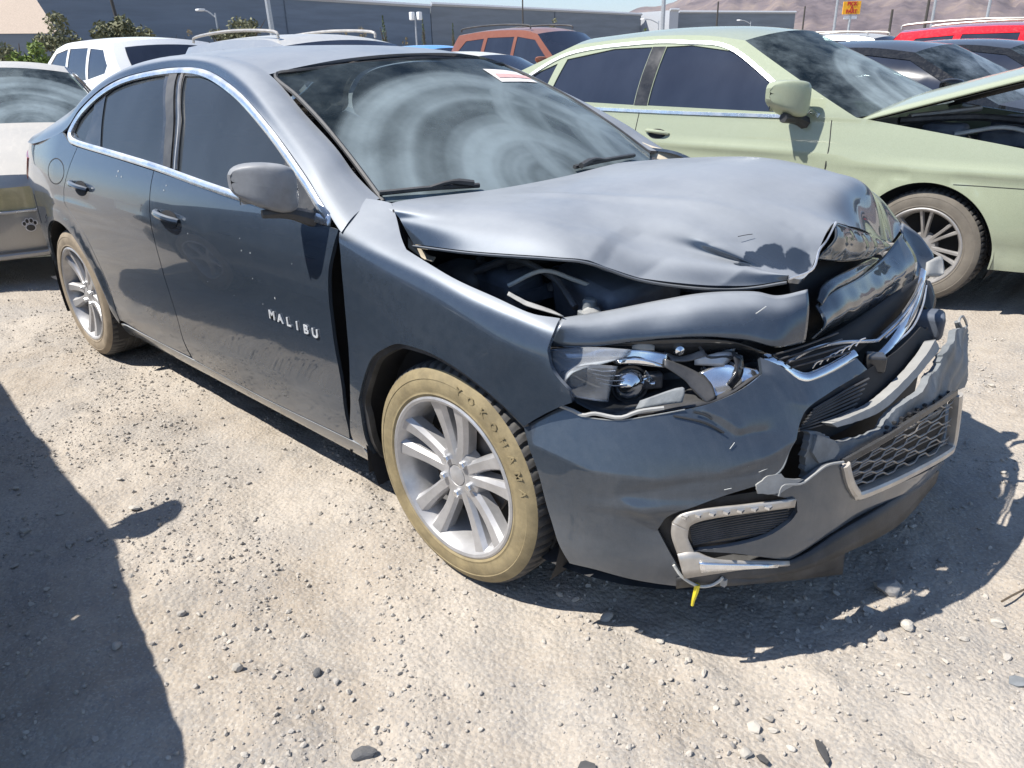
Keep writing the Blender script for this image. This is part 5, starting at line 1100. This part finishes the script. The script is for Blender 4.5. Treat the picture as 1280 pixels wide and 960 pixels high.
# gravel
def rock_shape(seed, n=1):
    bm = bmesh.new(); bmesh.ops.create_icosphere(bm, subdivisions=n, radius=1); r = np.random.default_rng(seed); P = np.array([v.co[:] for v in bm.verts]); F = np.array([[v.index for v in f.verts] for f in bm.faces]); bm.free()
    for _ in range(7):          # chip flat faces off
        d = r.normal(size=3); d /= np.linalg.norm(d); lim = r.uniform(.55, .85); ex = P@d-lim; P = P-np.maximum(ex, 0)[:, None]*d*.95
    P = P*r.uniform(.85, 1.1, size=(len(P), 1)); return P*np.array([1, r.uniform(.65, .95), r.uniform(.45, .75)]), F
def scatter(n, seed, smin, smax, dens):
    r = np.random.default_rng(seed); pts = []
    while sum(map(len, pts)) < n:
        p = np.stack([r.uniform(-4.6, 1.9, 60000), r.uniform(-2.0, 2.4, 60000)], 1); D = np.stack([p[:, 0], p[:, 1], 0*p[:, 0]], 1)-CAMP; z = D@CF; u = 640+FPX*(D@CR)/z; v = 480-FPX*(D@CU)/z
        ok = (u > -60) & (u < 1340) & (v > 180) & (v < 1010) & (r.random(len(p)) < dens(p[:, 0], p[:, 1]))
        pts.append(p[ok])
    p = np.concatenate(pts)[:n]; s = smin*(smax/smin)**(r.random(n)**4.2); return p, s, r
def dens(x, y):
    d = .10+.9*sstep(.02, .16, vn[5](x*2.3, y*2.3)+.5*vn[6](x*6, y*6)); d = d*(1-.85*np.clip(ruts(x, y), 0, 1))
    edge = rut(x, y, .68, -.92, rad(-28), .08)+rut(x, y, .40, -1.38, rad(-28), .09)+rut(x, y, -.55, -1.35, rad(-12), .12)
    near = np.exp(-(((x-1.0)/.35)**2+((y+.25)/.35)**2)); return np.clip(d+.9*edge+.9*near, 0, 1)
bases = [rock_shape(s) for s in range(6)]; p, s, r = scatter(62000, 3, .0016, .011, dens); n = len(p)
q = r.normal(size=(n, 4)); q /= np.linalg.norm(q, axis=1)[:, None]; a, b, c_, d_ = q.T
Rm = np.stack([1-2*(c_**2+d_**2), 2*(b*c_-a*d_), 2*(b*d_+a*c_), 2*(b*c_+a*d_), 1-2*(b**2+d_**2), 2*(c_*d_-a*b), 2*(b*d_-a*c_), 2*(c_*d_+a*b), 1-2*(b**2+c_**2)], 1).reshape(n, 3, 3)
zz = gh(p[:, 0], p[:, 1])
def stone_mat(name, lo, hi):
    k = NT(name); oi = k.n('ObjectInfo').outputs['Random']; g = k.n('NewGeometry').outputs['Random Per Island']; f = k.math('FRACT', k.math('ADD', g, oi))
    c = k.ramp(f, [(0, lo), (.35, tuple((x+y)/2 for x, y in zip(lo, hi))), (.75, hi), (1, (.31, .295, .28))]); n_ = k.noise(70, 5, .7); c = k.mix(k.math('MULTIPLY', k.ss(n_, .4, .7), .4), c, (.40, .36, .31))
    k.P(Base_Color=c, Roughness=.9, Specular_IOR_Level=.2, Normal=k.bump(n_, .4, .003)); return k.m
M['gravel'] = stone_mat('gravel_stone', (.36, .33, .295), (.47, .435, .385)); allV, allF = [], []; o_ = 0
for j, (BV, BF) in enumerate(bases):
    k_ = np.arange(n) % 6 == j; PV = np.einsum('nij,vj->nvi', Rm[k_], BV)*s[k_][:, None, None]; PV[..., 0] += p[k_][:, 0, None]; PV[..., 1] += p[k_][:, 1, None]; PV[..., 2] += (zz[k_]+s[k_]*.28)[:, None]
    m = PV.shape[0]; allF.append((BF[None]+(np.arange(m)*len(BV))[:, None, None]+o_).reshape(-1, 3)); allV.append(PV.reshape(-1, 3)); o_ += m*len(BV)
gv = fast_mesh('gravel', np.concatenate(allV), np.concatenate(allF), M['gravel'], False); tag(gv, 'loose grey gravel strewn over the dirt', 'gravel', kind='stuff')
# single stones one can pick out
M['stone'] = stone_mat('stone_pale', (.36, .33, .29), (.52, .485, .43)); M['stone_d'] = plain('stone_dark', (.07, .075, .085), .85, 0, .2, (.3, .28, .25), bump=.4, bscale=80)
shapes = []
for i in range(8):
    PV, PF = rock_shape(40+i, 2); me = bpy.data.meshes.new('stone'); me.from_pydata([tuple(v) for v in PV], [], [tuple(map(int, f)) for f in PF]); me.materials.append(M['stone']); shapes.append(me)
def stone(px, py, wpx, label, group=None, dark=False, flat=1.):
    P = Q(px, py, z=0); dist = np.linalg.norm(P-CAMP); r_ = wpx*dist/FPX/2; rr = random.Random(int(px*7+py)); me = shapes[rr.randrange(8)]
    if dark: me = me.copy(); me.materials[0] = M['stone_d']
    o = bpy.data.objects.new('stone', me); COL.objects.link(o); o.location = (P[0], P[1], float(gh(np.array(P[0]), np.array(P[1])))+r_*.28*flat); o.scale = (r_, r_*rr.uniform(.75, 1.05), r_*rr.uniform(.7, 1.)*flat); o.rotation_euler = (rr.uniform(-.3, .3), rr.uniform(-.3, .3), rr.uniform(0, 6.28)); tag(o, label, 'stone', group); return o
random.seed(2)
stone(1110, 742, 36, 'largest pale block of stone in the shade before the torn bumper'); stone(397, 840, 17, 'small charcoal stone alone among pale gravel', dark=True); stone(454, 942, 32, 'long flat charcoal stone lying on pale dirt', dark=True, flat=.6); stone(296, 835, 15, 'upright pale stone standing on end', flat=1.5)
stone(757, 772, 24, 'smooth flat white stone at the edge of the car shadow', flat=.6); stone(169, 634, 16, 'pale angular stone beside the mirror shadow')
grp = 'loose stones in shade'
for px, py, w_ in [(87, 679, 12), (48, 682, 10), (29, 660, 14), (17, 702, 11), (146, 806, 15), (112, 672, 9), (75, 640, 10), (20, 610, 9), (58, 735, 8), (180, 745, 8)]: stone(px, py, w_, 'pebble lying in the neighbouring car\'s shadow', grp)
for px, py, w_ in [(1132, 787, 20), (1085, 765, 14), (1060, 775, 12), (1150, 735, 11), (1045, 740, 12), (1100, 800, 15), (1000, 765, 10), (960, 748, 10), (1012, 730, 9), (900, 770, 10), (700, 745, 12), (720, 752, 11), (1175, 700, 9), (935, 790, 9), (1140, 660, 9)]: stone(px, py, w_, 'grey stone in the shadow before the bumper', 'stones in the bumper shadow')
for px, py, w_ in [(942, 905, 18), (962, 892, 17), (967, 906, 14), (932, 940, 17), (920, 872, 12), (950, 918, 11), (990, 930, 12), (905, 855, 11), (880, 840, 12), (860, 825, 11), (895, 880, 9), (975, 880, 10), (838, 845, 9), (825, 800, 13), (845, 815, 10), (800, 790, 9), (872, 862, 8), (1005, 905, 9)]: stone(px, py, w_, 'pale stone in the ridge beside the tyre track', 'stones along the tyre track ridge')
for px, py, w_ in [(227, 764, 13), (306, 945, 12), (250, 700, 9), (200, 655, 9), (330, 720, 8), (360, 760, 9), (378, 790, 10), (420, 850, 11), (440, 870, 10), (400, 880, 9), (470, 905, 11), (350, 830, 8), (280, 790, 8), (262, 845, 9), (545, 690, 9), (590, 770, 8), (640, 850, 9), (600, 905, 9), (680, 800, 9), (505, 830, 8), (700, 900, 9), (760, 860, 8), (1247, 777, 16), (1205, 800, 12), (1180, 830, 11), (1225, 850, 10), (1160, 850, 9), (1130, 870, 10), (1100, 845, 8), (1260, 820, 11), (1080, 900, 9), (1200, 900, 10), (150, 600, 9), (180, 560, 8), (240, 560, 9), (310, 600, 8), (400, 640, 8), (1255, 590, 8), (1240, 480, 9)]: stone(px, py, w_, 'pale stone lying on sunlit dirt', 'stones on the sunlit dirt')
# plastic shards and a twig
def shard(px, py, w_, l_, a, label, mat='black'):
    P = Q(px, py, z=.004); pts = [(-l_/2, -w_/2), (-l_*.1, -w_*.6), (l_/2, -w_*.15), (l_*.35, w_*.4), (-l_*.2, w_*.55), (-l_*.45, w_*.3)]; o = MB().prism(pts, 0, .004).build('plastic_shard', M[mat], None, smooth=False, angle=None); o.location = (P[0], P[1], float(gh(np.array(P[0]), np.array(P[1])))+.006); o.rotation_euler = (.1, -.12, a); tag(o, label, 'debris')
shard(1030, 936, .016, .075, -.9, 'long black broken plastic strip on sunlit dirt'); shard(735, 957, .02, .04, .4, 'short black plastic chip on bare dirt'); shard(637, 698, .012, .03, .2, 'small dark chip right by the front tyre'); shard(955, 946, .014, .03, -.4, 'dark plastic chip beside the stone ridge'); shard(1276, 850, .03, .05, .3, 'grey plastic piece at the sunlit ridge', 'grey_pl')
P = [Q(1252, 752, z=.01), Q(1266, 744, z=.014), Q(1282, 736, z=.01)]; o = MB().tube(P, .003, 5).build('twig', plain('twig_bark', (.10, .075, .05), .9)); tag(o, 'thin dark twig lying on sunlit gravel', 'twig')
# ------------------------------------------------------------------ beyond the yard
def at(px, d, z=0.):
    """ground point in the direction of a pixel column at distance d"""
    r_ = ray(px, 55); h = np.array([r_[0], r_[1]]); h /= np.linalg.norm(h); return np.array([CAMP[0]+h[0]*d, CAMP[1]+h[1]*d, z])
def htop(px, py, d):
    """height of a point seen at px,py standing at distance d"""
    r_ = ray(px, py); return CAMP[2]+d*r_[2]/np.hypot(r_[0], r_[1])
def wall_building(name, label, a, b, h, depth, mat, trim=None):
    a = np.array(a[:2]); b = np.array(b[:2]); u = b-a; L = np.linalg.norm(u); u /= L; nv = np.array([-u[1], u[0]]); mid_ = (a+b)/2
    if (mid_-CAMP[:2])@nv < 0: nv = -nv
    t = thing(name, label, 'building', (*mid_, 0)); c = lambda q, z: (q[0]-mid_[0], q[1]-mid_[1], z); A, B, C_, D = a, b, b+nv*depth, a+nv*depth
    MB().add([c(A, 0), c(B, 0), c(C_, 0), c(D, 0), c(A, h), c(B, h), c(C_, h), c(D, h)], [(0, 1, 5, 4), (1, 2, 6, 5), (2, 3, 7, 6), (3, 0, 4, 7), (4, 5, 6, 7)]).build('wall', mat, t, smooth=False, angle=None)
    MB().tube([c(A-nv*.1, h+.1), c(B-nv*.1, h+.1)], .22, 4).build('roof_coping', M['coping'], t, smooth=False, angle=None)
    n = max(1, int(L/22))
    for i in range(1, n):
        q = a+u*L*i/n-nv*.06; MB().tube([c(q, 0), c(q, h)], .07, 4).build('panel_joint', M['coping_d'], t, smooth=False, angle=None)
    return t
def wallmat(name, col):
    k = NT(name); z = k.sep(k.co())[2]; st = k.noise(.5, 4, .6, src=k.map((.3, .3, 3))); k.P(Base_Color=k.mix(k.ss(st, .3, .7), tuple(x*.88 for x in col), tuple(x*1.1 for x in col)), Roughness=.85); return k.m
M['wall_blue'] = wallmat('blue_grey_wall', (.15, .19, .245)); M['wall_grey'] = wallmat('grey_wall', (.19, .215, .245)); M['coping'] = plain('coping', (.45, .47, .5), .7); M['coping_d'] = plain('joint', (.14, .175, .22), .8); M['tan'] = plain('tan_roof', (.42, .34, .27), .9, bump=.3, bscale=4)
pa = at(60, 70); pb = at(540, 104); pc_ = at(790, 140); H1 = htop(400, 3, 92)
wall_building('warehouse', 'long blue grey warehouse wall behind the shrubs', pa, pb, htop(345, 0, 88), 30, M['wall_blue']); wall_building('warehouse', 'lighter grey warehouse wall further along from the blue one', at(541, 104.3), at(800, 150), htop(700, 14, 128), 30, M['wall_grey'])
wall_building('warehouse', 'low grey warehouse below the mountain with a pale end', at(846, 150), at(990, 170), htop(920, 16, 160), 30, M['wall_grey']); wall_building('pale_block', 'small pale block at the end of the low warehouse', at(835, 146), at(846, 147.5), htop(840, 13, 147), 8, M['coping'])
# tan hipped roof
e = [at(-60, 46), at(76, 46), at(60, 66), at(-70, 66)]; zb_ = htop(30, 42, 46); zt_ = htop(52, -8, 56); rg = [at(55, 55), at(-140, 56)]
t = thing('tan_roofed_shed', 'tan hip roofed shed behind the green shrubs', 'building', tuple(e[0])); o0 = e[0]
MB().add([tuple(q-o0+[0, 0, zb_]) for q in e]+[tuple(q-o0+[0, 0, zt_]) for q in rg], [(0, 1, 4, 5), (1, 2, 4), (2, 3, 5, 4), (3, 0, 5)]).build('roof', M['tan'], t, smooth=False, angle=None)
MB().add([tuple(q-o0) for q in e]+[tuple(q-o0+[0, 0, zb_-.02]) for q in e], [(i, (i+1) % 4, 4+(i+1) % 4, 4+i) for i in range(4)]).build('wall', M['wall_grey'], t, smooth=False, angle=None)
# trees: trunk, limbs and a crown of small leaf faces
def leafmat(name, lo, hi):
    k = NT(name); g = k.n('NewGeometry').outputs['Random Per Island']; k.P(Base_Color=k.ramp(g, [(0, lo), (.6, hi), (1, tuple(1.35*x for x in hi))]), Roughness=.7, Specular_IOR_Level=.2); return k.m
M['leaf_olive'] = leafmat('olive_leaves', (.08, .09, .045), (.19, .19, .115)); M['leaf_green'] = leafmat('green_leaves', (.07, .11, .03), (.2, .26, .07)); M['leaf_brown'] = leafmat('dry_leaves', (.13, .11, .075), (.28, .24, .16)); M['leaf_pine'] = leafmat('pine_needles', (.05, .07, .035), (.11, .14, .07)); M['bark'] = plain('bark', (.10, .08, .06), .9)
def tree(name, label, px, d, wpx, ytop, leaf, seed, n=1500, cone=False, group=None, low=.0):
    base = at(px, d); H = max(.8, htop(px, ytop, d)); Wd = wpx*d/FPX/2; r = np.random.default_rng(seed); t = thing(name, label, 'shrub' if H < 3 else 'tree', tuple(base), 0, group)
    tp = spl([(0, 0, -.1), (r.normal()*.05, r.normal()*.05, H*.35), (r.normal()*.12, r.normal()*.12, H*.8)], n=8); mb = MB().tube(tp, np.linspace(.045*H**.7, .012, len(tp)), 6)
    for i in range(5):
        a = r.uniform(0, 6.28); z0 = H*r.uniform(.25, .55); mb.tube([(0, 0, z0), (Wd*.35*math.cos(a), Wd*.35*math.sin(a), z0+H*.14), (Wd*.65*math.cos(a), Wd*.65*math.sin(a), z0+H*.28)], [.025*H**.6, .016*H**.6, .006], 5)
    mb.build('trunk', M['bark'], t)
    if cone: z = r.random(n)**1.3; rr = Wd*(1-z)*np.sqrt(r.random(n))*r.uniform(.75, 1.15, n); th = r.uniform(0, 6.28, n); C0 = np.stack([rr*np.cos(th), rr*np.sin(th), H*(low+.08+(.92-low)*z)], 1)
    else:
        m = 13; cc = r.normal(size=(m, 3)); cc /= np.linalg.norm(cc, axis=1)[:, None]; cc *= r.uniform(.35, .8, (m, 1)); cz = (1+low)/2; cc = cc*[Wd, Wd, H*(1-low)/2]+[0, 0, H*cz*1.0]; rad_ = r.uniform(.22, .42, m)*min(Wd, H*.6); j = r.integers(0, m, n); v = r.normal(size=(n, 3)); v /= np.linalg.norm(v, axis=1)[:, None]; C0 = cc[j]+v*(rad_[j]*r.random(n)**.4)[:, None]; C0[:, 2] = np.clip(C0[:, 2], .1, H*1.02)
    ls = max(.06, .085*Wd**.5)*r.uniform(.6, 1.5, n); a = r.normal(size=(n, 3)); a /= np.linalg.norm(a, axis=1)[:, None]; b = np.cross(a, r.normal(size=(n, 3))); b /= np.linalg.norm(b, axis=1)[:, None]
    V = np.stack([C0-a*ls[:, None], C0+b*ls[:, None]*.45, C0+a*ls[:, None], C0-b*ls[:, None]*.45], 1).reshape(-1, 3); F = np.arange(4*n).reshape(n, 4); o = fast_mesh('crown', V, F, M[leaf], False); o.parent = t; return t
tree('shrub_tree', 'grey olive tree next to the tan roofed shed', 82, 38, 56, 12, 'leaf_olive', 1, 2600); tree('shrub_tree', 'wide olive tree with the dark pole behind it', 155, 40, 85, 8, 'leaf_olive', 2, 3600)
tree('shrub_tree', 'bright green shrub below the tan roof', 45, 30, 60, 50, 'leaf_green', 3, 2200); tree('shrub_tree', 'dull green shrub under the tan roof with a bare top', 18, 33, 60, 33, 'leaf_olive', 4, 2000); tree('shrub_tree', 'low dark shrub joining the olive trees', 105, 32, 60, 50, 'leaf_olive', 14, 1800)
tree('shrub_tree', 'rounded olive tree before the blue warehouse beside the lamp post', 315, 60, 75, 8, 'leaf_olive', 5, 3200); tree('shrub_tree', 'small olive tree under the street lamp arm', 272, 58, 28, 17, 'leaf_olive', 6, 1200); tree('shrub_tree', 'yellow green bush over the roof rails', 368, 45, 36, 30, 'leaf_green', 7, 900)
for i, (px, w_, y, lf, cn) in enumerate([(215, 22, 31, 'leaf_brown', 0), (240, 20, 32, 'leaf_brown', 0), (404, 15, 27, 'leaf_brown', 0), (431, 16, 25, 'leaf_brown', 0), (455, 18, 25, 'leaf_brown', 0), (481, 18, 19, 'leaf_pine', 1), (506, 9, 35, 'leaf_brown', 0), (530, 12, 23, 'leaf_pine', 1), (567, 8, 29, 'leaf_pine', 1), (690, 22, 16, 'leaf_olive', 0), (805, 10, 28, 'leaf_green', 0), (944, 6, 25, 'leaf_green', 0)]):
    tree('young_tree', 'slim young pine along the warehouse wall' if cn else ('dry brown young tree along the warehouse wall' if lf == 'leaf_brown' else 'small green tree along the warehouse wall'), px, 72, w_, y, lf, 20+i, 600, cn, 'young trees along the warehouse', low=.0)
# poles and lamps
M['galv'] = plain('galvanised_pole', (.42, .44, .46), .5, .5); M['pole_d'] = plain('dark_pole', (.06, .055, .05), .8); M['lampw'] = plain('lamp_head', (.75, .76, .77), .4)
def pole(name, label, px, d, r_, mat, ytop, arm=0., group=None, head=None, lean=0.):
    b = at(px, d); H = htop(px, ytop, d); t = thing(name, label, 'pole', tuple(b), 0, group); rt = np.array([CR[0], CR[1], 0]); rt /= np.linalg.norm(rt)
    MB().tube([(0, 0, 0), tuple(rt*lean*.5+[0, 0, H*.5]), tuple(rt*lean+[0, 0, H])], [r_, r_*.9, r_*.75], 8).build('shaft', M[mat], t)
    if arm:
        P = [rt*lean+[0, 0, H-.3], rt*(lean+arm*.5)+[0, 0, H+.1], rt*(lean+arm)+[0, 0, H+.2]]; MB().tube(spl(P, .3), .05, 6).build('arm', M[mat], t); MB().box(tuple(P[-1]), (.5, .5, .14)).build('lamp_head', M['lampw'], t, bevel=.04)
    if head:
        MB().box(tuple(rt*-.25+[0, 0, H]), (.35, .35, .6)).build('flood_lamp', M['lampw'], t, bevel=.05); MB().box(tuple(rt*.35+[0, 0, H]), (.35, .35, .6)).build('flood_lamp', M['lampw'], t, bevel=.05)
    return t
pole('lamp_post', 'tall galvanised post beside the rounded olive tree', 344, 48, .16, 'galv', -70, lean=-.2); pole('lamp_post', 'tall pale post at the gap between the warehouses', 827, 55, .15, 'galv', -60)
pole('street_lamp', 'street lamp with a curved arm over the small olive tree', 275, 62, .07, 'galv', 16, -.9*1.1); pole('street_lamp', 'twin flood lamp on a post before the blue warehouse', 521, 70, .08, 'galv', 20, head=1)
pole('street_lamp', 'street lamp with a curved arm close to the pale block', 822, 95, .07, 'galv', 26, -1.7); pole('street_lamp', 'street lamp with a curved arm before the low warehouse', 936, 120, .07, 'galv', 27, -1.6)
pole('utility_pole', 'dark leaning pole behind the wide olive tree', 158, 60, .13, 'pole_d', -30, lean=-.5); pole('utility_pole', 'dark pole above the orange off-roader', 654, 95, .10, 'pole_d', -4); pole('utility_pole', 'dark pole before the middle of the low warehouse', 894, 100, .12, 'pole_d', 2); pole('utility_pole', 'short dark pole past the dark end of the low warehouse', 1001, 90, .10, 'pole_d', 8)
for px, m, top_, lb in [(1040, 'galv', -40, 'pale post close beside the yellow sign'), (1152, 'pole_d', -40, 'thick dark post behind the red crossover'), (1160, 'galv', -40, 'pale post right next to the thick dark one'), (1227, 'galv', -40, 'slim pale post above the red car windows'), (1275, 'galv', 0, 'slim pale post beyond the red car windscreen'), (1109, 'pole_d', 12, 'short dark post between the yellow sign and the red crossover')]: pole('yard_post', lb, px, 60, .10, m, top_)
# yellow sign
b = at(1058, 34); zt = htop(1058, 2, 34); zb2 = htop(1058, 18, 34); rt = np.array([CR[0], CR[1], 0]); rt /= np.linalg.norm(rt); hw_ = 9.0*34/FPX; sg_ = thing('yard_sign', 'yellow sign with red lettering on a post', 'sign', tuple(b)); fr_ = np.cross(rt, [0, 0, 1]);  fr_ = fr_ if fr_@(CAMP-b) > 0 else -fr_
Ms = np.stack([rt, [0, 0, 1], fr_], 1); M['sign_y'] = plain('sign_yellow', (.85, .42, .02), .5); M['sign_r'] = plain('sign_red', (.5, .04, .02), .5)
MB().prism([(-hw_, zb2), (hw_, zb2), (hw_, zt), (-hw_, zt)], 0, .05, Ms).build('panel', M['sign_y'], sg_, smooth=False, angle=None); MB().tube([(0, 0, 0), (0, 0, zt)], .05, 6).build('post', M['galv'], sg_)
for i, wd in enumerate(('PICK', 'A', 'PART')):
    V, F = text_mesh(wd, (zt-zb2)*.40, .01, .008); V = V+[0, zt-(zt-zb2)*(.2+.3*i), .056]; mesh_obj('lettering', V@Ms.T, F, M['sign_r'], sg_, False)
zz2 = htop(1058, 24, 34); MB().prism([(-hw_*.75, zz2), (hw_*.75, zz2), (hw_*.75, zb2-.05), (-hw_*.75, zb2-.05)], 0, .03, Ms).build('lower_panel', M['lampw'], sg_, smooth=False, angle=None)
# mountains
k = NT('mountain_rock'); n1 = k.noise(.004, 8, .65); n2 = k.noise(.02, 6, .7); k.P(Base_Color=k.mix(k.ss(n2, .35, .65), k.mix(k.ss(n1, .42, .58), (.10, .08, .085), (.25, .195, .165)), (.17, .135, .135)), Roughness=1., Specular_IOR_Level=0.); M['rock'] = k.m
rows_ = []; pxs_ = np.concatenate([np.linspace(740, 1500, 140), np.linspace(1510, 2600, 40)])
prof = pchip([740, 780, 800, 830, 870, 900, 960, 1050, 1150, 1300, 1500, 2600], [62, 18, 12, 4, -14, -30, -45, -60, -75, -70, -60, -40])
for i, t_ in enumerate(np.linspace(0, 1, 40)):
    d = 2200+2600*t_; row_ = []
    for px in pxs_:
        py = float(prof(min(px, 2600))); hz = htop(min(px, 1500), py, 4800); a_ = at(min(px, 1500)+(px-min(px, 1500))*.6, d)
        rr = .5*vn[1](px*.035+9, t_*7)+.3*vn[2](px*.09, t_*15)+.15*vn[3](px*.2, t_*30); h_ = hz*(t_**.85)*(1+.6*rr*(1-t_*.7))-20*(1-t_); row_.append((a_[0], a_[1], h_))
    rows_.append(row_)
mt = MB().grid(rows_).build('mountain', M['rock'], None, angle=None); tag(mt, 'bare brown purple mountain slope on the horizon', 'mountain', kind='structure')
# car roofs further back
gen_car('blue_car', 'bright sky blue car roof between silver rails and cream roof', 'car', (-13.4, 12.2, 0), 0, M['p_blue'], SUV, wheels=True); gen_car('blue_car', 'bright blue car with deep blue window next to the orange off-roader', 'car', (-10.2, 13.6, 0), rad(180), M['p_blue'], SUV)
gen_car('cream_car', 'cream coloured car roof between two blue cars', 'car', (-12.6, 9.4, 0), 0, M['p_cream'], dict(SUV)); gen_car('silver_wagon', 'silver wagon with roof rails behind the green car, near the red crossover', 'car', (-4.5, 17.5, 0), 0, M['p_silver'], SUV, rails=(-1.2, -3.2, .66, 1.66, 1))
# ------------------------------------------------------------------ air
k = NT('haze_air'); vol = k.n('VolumePrincipled'); vol.inputs['Color'].default_value = (.80, .84, .95, 1); vol.inputs['Density'].default_value = 6e-5; vol.inputs['Anisotropy'].default_value = .2
k.t.nodes.remove(k.b); k.t.links.new(vol.outputs[0], k.out.inputs['Volume'])
gmax = float(max(abs(V0) for V0 in (gx[0], gx[-1], gy[0], gy[-1])))+50; ztop = max((mt.matrix_world @ v.co).z for v in mt.data.vertices)+15
hz_ = MB().box((0, 0, (ztop-1.2)/2), (2*gmax, 2*gmax, ztop+1.2)).build('haze', k.m, None, smooth=False, angle=None); tag(hz_, 'thin pale haze in the desert air', 'haze', kind='stuff')
